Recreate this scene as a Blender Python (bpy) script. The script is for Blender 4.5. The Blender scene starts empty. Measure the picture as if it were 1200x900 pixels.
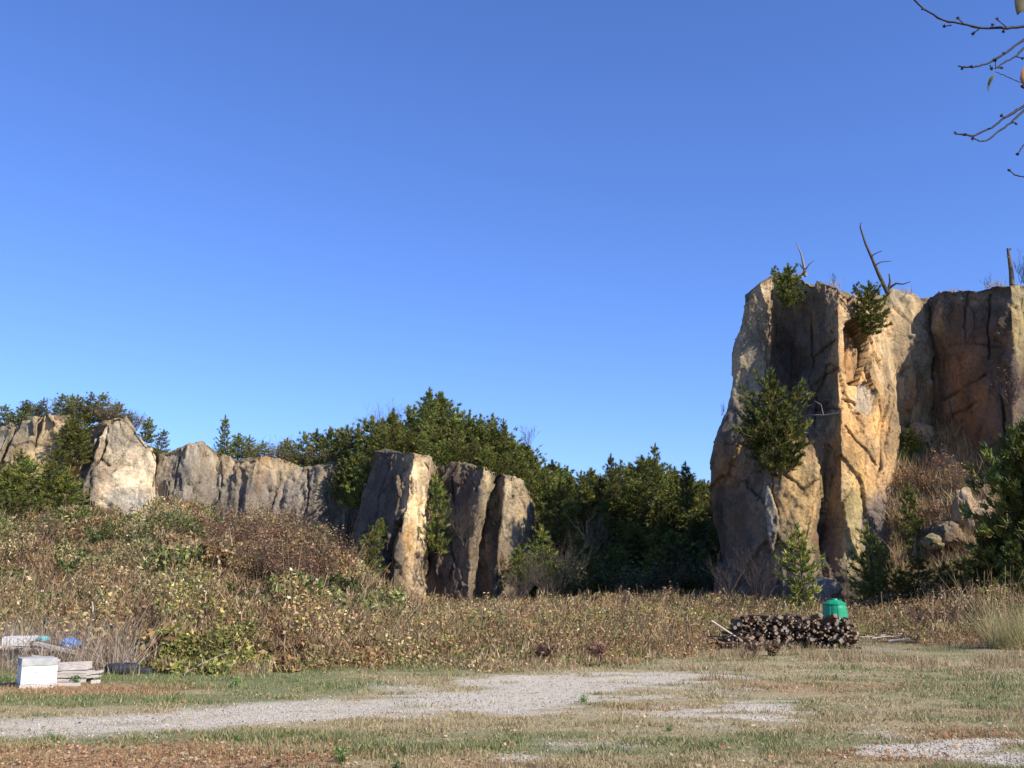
import bpy, math, random
import numpy as np
from mathutils import Vector

random.seed(7)
RS = np.random.RandomState(11)
R = math.radians
scene = bpy.context.scene
COL = scene.collection

# ---------------------------------------------------------------- camera
F = 1170.0
PITCH = math.atan(230.0 / F)
CZ = 1.6
cd = bpy.data.cameras.new('camera')
cam = bpy.data.objects.new('camera', cd)
COL.objects.link(cam)
cam.location = (0, 0, CZ)
cam.rotation_euler = (R(90) + PITCH, 0, 0)
cd.sensor_width = 36.0
cd.lens = F / 1200.0 * 36.0
cd.clip_end = 3000
scene.camera = cam

# ---------------------------------------------------------------- light
SUN_AZ = R(53)        # degrees to the right of straight behind the camera
SUN_EL = R(36)
sx, sy = math.sin(SUN_AZ), -math.cos(SUN_AZ)
to_sun = Vector((sx * math.cos(SUN_EL), sy * math.cos(SUN_EL), math.sin(SUN_EL)))
world = bpy.data.worlds.new('World')
scene.world = world
world.use_nodes = True
nt = world.node_tree
sky = nt.nodes.new('ShaderNodeTexSky')
sky.sky_type = 'NISHITA'
sky.sun_disc = False
sky.sun_elevation = SUN_EL
sky.sun_rotation = math.atan2(to_sun.x, to_sun.y)
sky.altitude = 0
sky.air_density = 1.0
sky.dust_density = 0.15
sky.ozone_density = 4.0
bg = nt.nodes['Background']
bg.inputs['Strength'].default_value = 0.1
vm = nt.nodes.new('ShaderNodeVectorMath')
vm.operation = 'MULTIPLY'
vm.inputs[1].default_value = (0.75, 0.92, 1.42)
nt.links.new(sky.outputs[0], vm.inputs[0])
nt.links.new(vm.outputs[0], bg.inputs['Color'])
sd = bpy.data.lights.new('sun', 'SUN')
sd.energy = 4.9
sd.angle = R(0.5)
sd.color = (1.0, 0.94, 0.84)
sun = bpy.data.objects.new('sun', sd)
COL.objects.link(sun)
sun.rotation_euler = to_sun.to_track_quat('Z', 'Y').to_euler()
sun.location = (30, -30, 40)
scene.view_settings.view_transform = 'Standard'
scene.view_settings.look = 'None'
scene.view_settings.gamma = 1
scene.view_settings.use_curve_mapping = False
scene.view_settings.exposure = 0.6

# ---------------------------------------------------------------- maths helpers
CP, SP = math.cos(PITCH), math.sin(PITCH)


def at(px, py, Y):
    u = (px - 600.0) / F
    v = (450.0 - py) / F
    yy = CP - v * SP
    zz = SP + v * CP
    k = Y / yy
    return Vector((u * k, Y, CZ + zz * k))


def at_np(px, py, Y):
    u = (px - 600.0) / F
    v = (450.0 - py) / F
    yy = CP - v * SP
    zz = SP + v * CP
    k = Y / yy
    return np.stack([u * k, Y, CZ + zz * k], -1)


def project(P):
    x, y, z = P[..., 0], P[..., 1], P[..., 2] - CZ
    d = y * CP + z * SP
    d = np.where(d > 0.5, d, 0.5)
    v = (-y * SP + z * CP) / d
    return 600 + x / d * F, 450 - v * F


def on_ground(px, py, z=0.0):
    u = (px - 600.0) / F
    v = (450.0 - py) / F
    yy = CP - v * SP
    zz = SP + v * CP
    k = (z - CZ) / zz
    return Vector((u * k, yy * k, z))


def hsh(ix, iy, iz, s):
    h = (ix.astype(np.int64) * 374761393 + iy.astype(np.int64) * 668265263 + iz.astype(np.int64) * 2147483647 + s * 1274126177) & 0xffffffff
    h = ((h ^ (h >> 13)) * 1274126177) & 0xffffffff
    h = ((h ^ (h >> 16)) * 2246822519) & 0xffffffff
    return ((h ^ (h >> 15)) & 0xffffff) / float(0x1000000)


def vnoise(p, s=0):
    f = np.floor(p)
    t = p - f
    t = t * t * (3 - 2 * t)
    i = f.astype(np.int64)
    r = 0
    for a in (0, 1):
        wx = t[..., 0] if a else 1 - t[..., 0]
        for b in (0, 1):
            wy = t[..., 1] if b else 1 - t[..., 1]
            for c in (0, 1):
                wz = t[..., 2] if c else 1 - t[..., 2]
                r = r + wx * wy * wz * hsh(i[..., 0] + a, i[..., 1] + b, i[..., 2] + c, s)
    return r


def fbm(p, octv=4, s=0):
    r, a, n = 0, 1.0, 0
    for k in range(octv):
        r = r + a * (vnoise(p * (2 ** k), s + k * 17) - 0.5)
        n += a
        a *= 0.5
    return r / n * 2


def noise2(x, y, sc, octv=4, s=0):
    return fbm(np.stack([x * sc, y * sc, np.zeros_like(x) + 3.3], -1), octv, s)


ROTM = np.array([[0.86, -0.33, 0.39], [0.42, 0.89, -0.18], [-0.29, 0.32, 0.90]])


def worley(p, s=0):
    """nearest cell with a blocky metric, so that joints run straight"""
    p = p @ ROTM
    f = np.floor(p).astype(np.int64)
    best = np.full(p.shape[:-1], 1e9)
    sec = best.copy()
    bc = np.zeros(p.shape)
    rnd = np.zeros(p.shape)
    for a in (-1, 0, 1):
        for b in (-1, 0, 1):
            for c in (-1, 0, 1):
                i, j, k = f[..., 0] + a, f[..., 1] + b, f[..., 2] + c
                q = np.stack([i + hsh(i, j, k, s), j + hsh(i, j, k, s + 1), k + hsh(i, j, k, s + 2)], -1)
                ad = np.abs(q - p)
                d = 0.75 * ad.max(-1) + 0.25 * ad.sum(-1)
                m = d < best
                sec = np.where(m, best, np.minimum(sec, d))
                best = np.where(m, d, best)
                bc = np.where(m[..., None], q, bc)
                rr = np.stack([hsh(i, j, k, s + 5), hsh(i, j, k, s + 6), hsh(i, j, k, s + 7)], -1)
                rnd = np.where(m[..., None], rr, rnd)
    return best, sec, bc @ ROTM.T, rnd


def sstep(x, a, b):
    t = np.clip((x - a) / (b - a), 0, 1)
    return t * t * (3 - 2 * t)


# ---------------------------------------------------------------- object helpers
def tag(o, label=None, cat=None, group=None, kind=None):
    if label:
        o['label'] = label
    if cat:
        o['category'] = cat
    if group:
        o['group'] = group
    if kind:
        o['kind'] = kind
    return o


def link(name, me, parent=None):
    o = bpy.data.objects.new(name, me)
    COL.objects.link(o)
    if parent:
        o.parent = parent
    return o


def empty(name, loc=(0, 0, 0)):
    o = bpy.data.objects.new(name, None)
    o.location = loc
    o.empty_display_size = 0.2
    COL.objects.link(o)
    return o


def copy_tree(o, parent=None):
    c = o.copy()
    COL.objects.link(c)
    if parent:
        c.parent = parent
    for ch in list(o.children):
        copy_tree(ch, c)
    return c


def np_mesh(name, V, Fa, mats, fcol=None, vcol=None, smooth=False, midx=None):
    """V (n,3), Fa (m,k) faces all of k corners"""
    V = np.asarray(V, dtype=np.float32)
    Fa = np.asarray(Fa, dtype=np.int32)
    me = bpy.data.meshes.new(name)
    m, k = Fa.shape
    me.vertices.add(len(V))
    me.vertices.foreach_set('co', V.ravel())
    me.loops.add(m * k)
    me.loops.foreach_set('vertex_index', Fa.ravel())
    me.polygons.add(m)
    me.polygons.foreach_set('loop_start', np.arange(0, m * k, k, dtype=np.int32))
    me.polygons.foreach_set('loop_total', np.full(m, k, dtype=np.int32))
    if smooth:
        me.polygons.foreach_set('use_smooth', np.ones(m, dtype=bool))
    if midx is not None:
        me.polygons.foreach_set('material_index', np.asarray(midx, dtype=np.int32))
    me.update(calc_edges=True)
    for ma in (mats if isinstance(mats, (list, tuple)) else [mats]):
        me.materials.append(ma)
    if fcol is not None:
        a = me.attributes.new('tint', 'FLOAT_COLOR', 'FACE')
        c = np.ones((m, 4), dtype=np.float32)
        c[:, :3] = fcol
        a.data.foreach_set('color', c.ravel())
    if vcol is not None:
        a = me.attributes.new('tint', 'FLOAT_COLOR', 'POINT')
        c = np.ones((len(V), 4), dtype=np.float32)
        c[:, :3] = vcol
        a.data.foreach_set('color', c.ravel())
    me.validate()
    return me


# ---------------------------------------------------------------- materials
def newmat(name):
    m = bpy.data.materials.new(name)
    m.use_nodes = True
    t = m.node_tree
    b = t.nodes['Principled BSDF']
    b.inputs['Roughness'].default_value = 0.9
    if 'Specular IOR Level' in b.inputs:
        b.inputs['Specular IOR Level'].default_value = 0.15
    return m, t, b


def nd(t, typ, **kw):
    n = t.nodes.new(typ)
    for k, v in kw.items():
        setattr(n, k, v)
    return n


def nz(t, scale, detail=6, vec=None, rough=0.55):
    n = nd(t, 'ShaderNodeTexNoise')
    n.inputs['Scale'].default_value = scale
    n.inputs['Detail'].default_value = detail
    n.inputs['Roughness'].default_value = rough
    if vec is not None:
        t.links.new(vec, n.inputs['Vector'])
    return n.outputs['Fac']


def ramp(t, fac, stops):
    r = nd(t, 'ShaderNodeValToRGB')
    e = r.color_ramp.elements
    while len(e) < len(stops):
        e.new(0.5)
    for el, (p, c) in zip(e, stops):
        el.position = p
        el.color = (c[0], c[1], c[2], 1) if isinstance(c, tuple) else (c, c, c, 1)
    t.links.new(fac, r.inputs['Fac'])
    return r.outputs['Color']


def mix(t, fac, a, b, mode='MIX'):
    n = nd(t, 'ShaderNodeMix', data_type='RGBA', blend_type=mode)
    n.clamp_factor = True
    for sock, v in ((n.inputs[0], fac), (n.inputs[6], a), (n.inputs[7], b)):
        if isinstance(v, (int, float)):
            sock.default_value = v
        elif isinstance(v, tuple):
            sock.default_value = (v[0], v[1], v[2], 1)
        else:
            t.links.new(v, sock)
    return n.outputs[2]


def coords(t, scale=(1, 1, 1)):
    c = nd(t, 'ShaderNodeTexCoord')
    mp = nd(t, 'ShaderNodeMapping')
    mp.inputs['Scale'].default_value = scale
    t.links.new(c.outputs['Object'], mp.inputs['Vector'])
    return mp.outputs['Vector']


def attr(t):
    a = nd(t, 'ShaderNodeAttribute')
    a.attribute_name = 'tint'
    return a.outputs['Color']


def bump(t, b, h, strength, dist):
    n = nd(t, 'ShaderNodeBump')
    n.inputs['Strength'].default_value = strength
    n.inputs['Distance'].default_value = dist
    t.links.new(h, n.inputs['Height'])
    t.links.new(n.outputs[0], b.inputs['Normal'])


def simple(name, c1, c2, scale=6.0, rough=0.85, bmp=0.3, dist=0.01, spec=None, stretch=(1, 1, 1)):
    m, t, b = newmat(name)
    v = coords(t, stretch)
    f = nz(t, scale, 8, v)
    t.links.new(ramp(t, f, [(0.3, c1), (0.7, c2)]), b.inputs['Base Color'])
    b.inputs['Roughness'].default_value = rough
    if spec is not None:
        b.inputs['Specular IOR Level'].default_value = spec
    if bmp:
        bump(t, b, f, bmp, dist)
    return m


def rock_material():
    m, t, b = newmat('weathered_rock')
    v = coords(t)
    vs = coords(t, (1.6, 1.6, 0.28))
    base = attr(t)
    big = nz(t, 0.55, 6, v, 0.6)
    streak = nz(t, 1.3, 7, vs, 0.6)
    fine = nz(t, 7.0, 10, v, 0.7)
    grit = nz(t, 45.0, 4, v, 0.7)
    c = mix(t, 1.0, base, ramp(t, big, [(0.25, (0.62, 0.58, 0.54)), (0.5, (1.0, 1.0, 1.0)), (0.75, (1.25, 1.12, 0.95))]), 'MULTIPLY')
    c = mix(t, ramp(t, streak, [(0.52, 0.0), (0.75, 0.5)]), c, (0.13, 0.11, 0.08))
    iron = nz(t, 0.9, 5, coords(t, (1, 1.3, 0.6)), 0.6)
    c = mix(t, ramp(t, iron, [(0.55, 0.0), (0.72, 0.5)]), c, (0.36, 0.175, 0.06))
    c = mix(t, 1.0, c, ramp(t, fine, [(0.25, (0.5, 0.48, 0.46)), (0.52, (1.0, 1.0, 1.0)), (0.8, (1.3, 1.28, 1.24))]), 'MULTIPLY')
    # thin joints in the stone
    vo = nd(t, 'ShaderNodeTexVoronoi', feature='DISTANCE_TO_EDGE')
    vo.inputs['Scale'].default_value = 0.55
    wv = nd(t, 'ShaderNodeVectorMath', operation='ADD')
    nn = nd(t, 'ShaderNodeTexNoise')
    nn.inputs['Scale'].default_value = 1.4
    nn.inputs['Detail'].default_value = 5
    t.links.new(v, nn.inputs['Vector'])
    t.links.new(coords(t, (1.2, 1.2, 0.55)), wv.inputs[0])
    t.links.new(nn.outputs['Color'], wv.inputs[1])
    t.links.new(wv.outputs[0], vo.inputs['Vector'])
    crack = ramp(t, vo.outputs['Distance'], [(0.0, 0.7), (0.012, 0.0)])
    c = mix(t, crack, c, (0.05, 0.04, 0.03))
    t.links.new(c, b.inputs['Base Color'])
    b.inputs['Roughness'].default_value = 0.95
    rn = nd(t, 'ShaderNodeTexNoise')
    rn.noise_type = 'RIDGED_MULTIFRACTAL'
    rn.inputs['Scale'].default_value = 1.7
    rn.inputs['Detail'].default_value = 9
    rn.inputs['Roughness'].default_value = 0.62
    t.links.new(coords(t, (1.25, 1.25, 0.6)), rn.inputs['Vector'])
    v2 = nd(t, 'ShaderNodeTexVoronoi', feature='F1', distance='MANHATTAN')
    v2.inputs['Scale'].default_value = 3.2
    v2.inputs['Detail'].default_value = 2
    t.links.new(coords(t, (1.3, 1.3, 0.8)), v2.inputs['Vector'])
    h = nd(t, 'ShaderNodeMath', operation='MULTIPLY_ADD')
    t.links.new(fine, h.inputs[0])
    h.inputs[1].default_value = 0.8
    g2 = nd(t, 'ShaderNodeMath', operation='MULTIPLY')
    t.links.new(grit, g2.inputs[0])
    g2.inputs[1].default_value = 0.22
    t.links.new(g2.outputs[0], h.inputs[2])
    h2 = nd(t, 'ShaderNodeMath', operation='MULTIPLY_ADD')
    t.links.new(rn.outputs['Fac'], h2.inputs[0])
    h2.inputs[1].default_value = -0.2
    t.links.new(h.outputs[0], h2.inputs[2])
    h3 = nd(t, 'ShaderNodeMath', operation='MULTIPLY_ADD')
    t.links.new(v2.outputs['Distance'], h3.inputs[0])
    h3.inputs[1].default_value = 0.08
    t.links.new(h2.outputs[0], h3.inputs[2])
    bump(t, b, h3.outputs[0], 0.9, 0.16)
    return m


def ground_material():
    m, t, b = newmat('grassy_ground')
    v = coords(t)
    base = attr(t)
    f1 = nz(t, 9.0, 10, v, 0.75)
    f2 = nz(t, 60.0, 6, v, 0.7)
    c = mix(t, 1.0, base, ramp(t, f1, [(0.25, (0.55, 0.53, 0.5)), (0.5, (1.0, 1.0, 1.0)), (0.78, (1.35, 1.3, 1.2))]), 'MULTIPLY')
    c = mix(t, 1.0, c, ramp(t, f2, [(0.3, (0.55, 0.54, 0.52)), (0.5, (1.0, 1.0, 1.0)), (0.7, (1.4, 1.38, 1.35))]), 'MULTIPLY')
    t.links.new(c, b.inputs['Base Color'])
    b.inputs['Roughness'].default_value = 1.0
    bump(t, b, f2, 0.8, 0.03)
    return m


def leaf_material(name='leaves', trans=0.25, var=0.35):
    m, t, b = newmat(name)
    base = attr(t)
    oi = nd(t, 'ShaderNodeObjectInfo')
    hs = nd(t, 'ShaderNodeHueSaturation')
    mr = nd(t, 'ShaderNodeMapRange')
    t.links.new(oi.outputs['Random'], mr.inputs['Value'])
    mr.inputs['To Min'].default_value = 1 - var
    mr.inputs['To Max'].default_value = 1 + var
    mh = nd(t, 'ShaderNodeMapRange')
    t.links.new(oi.outputs['Random'], mh.inputs['Value'])
    mh.inputs['To Min'].default_value = 0.485
    mh.inputs['To Max'].default_value = 0.515
    t.links.new(mr.outputs[0], hs.inputs['Value'])
    t.links.new(mh.outputs[0], hs.inputs['Hue'])
    t.links.new(base, hs.inputs['Color'])
    col = hs.outputs['Color']
    t.links.new(col, b.inputs['Base Color'])
    b.inputs['Roughness'].default_value = 0.65
    b.inputs['Specular IOR Level'].default_value = 0.25
    tr = nd(t, 'ShaderNodeBsdfTranslucent')
    t.links.new(col, tr.inputs['Color'])
    mx = nd(t, 'ShaderNodeMixShader')
    mx.inputs[0].default_value = trans
    t.links.new(b.outputs[0], mx.inputs[1])
    t.links.new(tr.outputs[0], mx.inputs[2])
    t.links.new(mx.outputs[0], t.nodes['Material Output'].inputs['Surface'])
    return m


M = {
    'rock': rock_material(),
    'ground': ground_material(),
    'leaf': leaf_material('broad_leaves', 0.3, 0.0),
    'needle': leaf_material('pine_needles', 0.12, 0.3),
    'bark': simple('dark_bark', (0.05, 0.04, 0.03), (0.12, 0.095, 0.07), 14, 0.95, 0.6, 0.02),
    'grey_bark': simple('grey_bark', (0.14, 0.125, 0.11), (0.3, 0.27, 0.24), 20, 0.9, 0.5, 0.01),
    'twig': simple('brown_twigs', (0.085, 0.065, 0.05), (0.17, 0.13, 0.1), 20, 0.9, 0.4, 0.01),
    'cherry': simple('cherry_bark', (0.012, 0.008, 0.01), (0.032, 0.022, 0.022), 40, 0.7, 0.5, 0.004, 0.3),
    'log_end': simple('cut_wood', (0.1, 0.07, 0.05), (0.46, 0.38, 0.29), 5, 0.9, 0.2),
    'log_bark': simple('log_bark', (0.075, 0.045, 0.025), (0.25, 0.155, 0.09), 12, 0.95, 0.6, 0.01),
    'pale_wood': simple('weathered_boards', (0.34, 0.29, 0.24), (0.6, 0.54, 0.47), 9, 0.9, 0.4, 0.01, None, (1, 6, 6)),
    'white': simple('white_paint', (0.58, 0.56, 0.52), (0.84, 0.84, 0.83), 5, 0.6, 0.1, 0.01, 0.4),
    'grey_lid': simple('galvanised_lid', (0.28, 0.28, 0.25), (0.45, 0.44, 0.4), 8, 0.7, 0.2, 0.01, 0.4),
    'blue': simple('blue_sheet', (0.03, 0.16, 0.5), (0.09, 0.32, 0.72), 14, 0.45, 0.5, 0.02, 0.5),
    'teal': simple('teal_sheet', (0.06, 0.32, 0.36), (0.14, 0.5, 0.55), 14, 0.5, 0.5, 0.02, 0.5),
    'rubber': simple('rubber', (0.012, 0.013, 0.016), (0.035, 0.036, 0.04), 20, 0.7, 0.3, 0.005, 0.4),
    'green': simple('green_plastic', (0.0, 0.2, 0.085), (0.01, 0.3, 0.14), 5, 0.42, 0.1, 0.01, 0.5),
}

# ---------------------------------------------------------------- terrain
XI = [-900, -150, 0, 130, 200, 300, 400, 430]


def interp(a, xs, ys):
    return np.interp(a, xs, ys)


def terrain(X, Y):
    X = np.asarray(X, dtype=float)
    Y = np.asarray(Y, dtype=float)
    Ys = np.maximum(Y, 5.0)
    a = 600 + X / Ys * 1195.0
    bank = interp(a, [-600, 0, 120, 250, 340, 400, 450, 520, 640, 860, 1000, 1300, 2200], [4.2, 3.2, 3.5, 3.5, 3.1, 1.7, 0.4, 0.15, 0.3, 0.5, 0.8, 1.5, 2.0])
    z = bank * sstep(Y, 27, 58)
    z = z + 0.10 * noise2(X, Y, 0.25, 3, 5) * sstep(Y, 12, 30) + 0.035 * noise2(X, Y, 0.9, 3, 9)
    P1 = interp(a, [-900, -150, 0, 130, 200, 300, 400, 440, 520, 620, 640, 700, 830, 860, 1100, 3000],
                [9, 10.5, 11.3, 11.6, 10.2, 9.0, 8.8, 8.4, 8.4, 7.0, 6.5, 6.5, 6.5, 6.5, 6.8, 7])
    Y0 = interp(a, [-900, 400, 430, 600, 640, 700, 830, 860, 900, 3000], [67, 67, 60, 60, 54, 52, 53, 56, 57, 57])
    Y1 = interp(a, [-900, 400, 430, 600, 640, 700, 830, 860, 900, 3000], [70, 70, 63, 63, 74, 76, 76, 66, 66, 66])
    k = sstep(Y, Y0, Y1)
    z = z * (1 - k) + P1 * k
    crest = interp(a, [380, 430, 480, 515, 560, 600, 640, 680, 765, 830, 860], [0, 1.6, 3.0, 3.4, 2.6, 1.8, 1.0, 0, 0.8, 0, 0])
    z = z + crest * sstep(Y, 63, 78) 
    z = z * (1 - 0.8 * sstep(Y, 120, 300))
    z = z + 0.35 * noise2(X, Y, 0.12, 4, 21) * sstep(Y, 58, 70)
    return z


def ground_fields(px, py, X, Y):
    """gravel 0..1, green 0..1, rust 0..1, dry 0..1"""
    n1 = noise2(X, Y * 2.2, 0.35, 5, 31)
    n2 = noise2(X, Y * 2.0, 1.6, 4, 41)
    n3 = noise2(X, Y * 1.6, 0.8, 4, 51)
    yc = interp(px, [-400, 0, 150, 300, 450, 600, 720], [888, 855, 848, 837, 829, 823, 816])
    hw = interp(px, [-400, 0, 150, 300, 450, 600, 700, 760], [19, 15, 16, 18, 17, 15, 9, 1])
    br = interp(px, [0, 300, 480, 700], [0.35, 0.5, 0.9, 1.2])
    g = sstep(1 - np.abs(py - yc) / hw + (n1 * 0.9 + n2 * 1.1) * br, -0.15, 0.75)
    g = g * sstep(760 - px, 0, 90)
    g = g * (1 - .45 * np.exp(-((py - yc - 1) / 2.6) ** 2) * sstep(n2 + .2, 0, .5))
    for (cx, cy, rx, ry, w) in [(900, 833, 120, 12, 1.1), (800, 838, 90, 7, .8), (820, 812, 90, 7, .75), (650, 800, 130, 12, .95), (700, 816, 150, 10, .9), (730, 806, 200, 20, .95), (870, 826, 120, 9, .9), (1120, 876, 110, 15, 1.05), (1195, 890, 70, 18, 1.0),
                                (660, 873, 80, 9, .75), (620, 888, 70, 9, .6), (1010, 760, 40, 6, .5), (760, 795, 90, 7, .6), (1050, 863, 60, 8, .7), (480, 806, 60, 6, .5), (950, 792, 60, 5, .35), (830, 850, 120, 10, .5)]:
        d = np.sqrt(((px - cx) / rx) ** 2 + ((py - cy) / ry) ** 2)
        g = np.maximum(g, w * sstep(1 - d + n1 * 1.0 + n2 * 1.3, 0.0, .85))
    green = sstep(n3 * 0.9 + n2 * 0.4, -0.15, 0.5)
    for (cx, cy, rx, ry, w) in [(230, 795, 200, 14, 1), (350, 805, 110, 12, .9), (150, 820, 240, 9, .9), (1130, 805, 140, 22, .5), (960, 830, 60, 6, .5), (230, 865, 260, 10, .8), (680, 824, 40, 4, .7), (900, 870, 200, 14, .7), (500, 780, 100, 10, .8)]:
        d = np.sqrt(((px - cx) / rx) ** 2 + ((py - cy) / ry) ** 2)
        green = np.maximum(green, w * sstep(1.25 - d + n2 * .6, 0, 0.6))
    rust = 0 * g
    for (cx, cy, rx, ry, w) in [(100, 808, 150, 8, 1), (150, 890, 330, 20, 1), (950, 805, 130, 10, .55), (1130, 862, 90, 7, .9), (1040, 885, 90, 9, .8), (450, 838, 60, 4, .4), (1180, 868, 60, 10, .7), (560, 895, 120, 8, .5), (770, 830, 60, 6, .4)]:
        d = np.sqrt(((px - cx) / rx) ** 2 + ((py - cy) / ry) ** 2)
        rust = np.maximum(rust, w * sstep(1.2 - d + n2 * .7 + n1 * .3, 0, 0.7))
    return g, green, rust


def axis(parts):
    out = []
    for a, b, st in parts:
        n = max(1, int(round((b - a) / st)))
        out += list(np.linspace(a, b, n, endpoint=False))
    return out


xs = axis([(-700, -200, 60), (-200, -60, 10), (-60, -30, 1.2), (-30, -14, 0.4), (-14, 14, 0.06), (14, 30, 0.4), (30, 60, 1.2), (60, 200, 10), (200, 701, 60)])
ys = axis([(-400, -40, 40), (-40, 0, 4), (0, 7, 0.5), (7, 15, 0.05), (15, 28, 0.08), (28, 82, 0.5), (82, 130, 4), (130, 900, 50)])
GX, GY = np.meshgrid(np.array(xs), np.array(ys))
GZ = terrain(GX, GY)
GP = np.stack([GX, GY, GZ], -1).reshape(-1, 3)
gpx, gpy = project(GP)
gg, ggreen, grust = ground_fields(gpx, gpy, GP[:, 0], GP[:, 1])
DRY = np.array([0.36, 0.29, 0.165])
GREEN = np.array([0.13, 0.16, 0.055])
RUST = np.array([0.36, 0.21, 0.11])
GRAVEL = np.array([0.54, 0.475, 0.375])
SOIL = np.array([0.09, 0.068, 0.04])


def lerp(a, b, t):
    return a * (1 - t[..., None]) + b * t[..., None]


gc = lerp(DRY[None] * np.ones((len(GP), 3)), GREEN[None], ggreen * 0.75)
gc = lerp(gc, RUST[None], grust * 0.8)
gc = lerp(gc, GRAVEL[None], gg)
far = sstep(GP[:, 1], 21, 30)
gc = lerp(gc, SOIL[None], far * 0.9)
nx_, ny_ = len(xs), len(ys)
idx = np.arange(nx_ * ny_).reshape(ny_, nx_)
faces = np.stack([idx[:-1, :-1], idx[:-1, 1:], idx[1:, 1:], idx[1:, :-1]], -1).reshape(-1, 4)
ground = link('ground', np_mesh('ground', GP, faces, M['ground'], vcol=gc, smooth=True))
tag(ground, kind='structure')


# ---------------------------------------------------------------- cliffs
def in_poly(px, py, poly):
    r = np.zeros(px.shape, bool)
    n = len(poly)
    for i in range(n):
        x1, y1 = poly[i]
        x2, y2 = poly[(i + 1) % n]
        if y1 == y2:
            continue
        c = ((y1 > py) != (y2 > py)) & (px < (x2 - x1) * (py - y1) / (y2 - y1) + x1)
        r ^= c
    return r


def seg_dist(px, py, line):
    d = np.full(px.shape, 1e9)
    for (x1, y1), (x2, y2) in zip(line[:-1], line[1:]):
        vx, vy = x2 - x1, y2 - y1
        t = np.clip(((px - x1) * vx + (py - y1) * vy) / (vx * vx + vy * vy + 1e-9), 0, 1)
        d = np.minimum(d, np.hypot(px - x1 - t * vx, py - y1 - t * vy))
    return d


CLIFFPTS = {}


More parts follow.
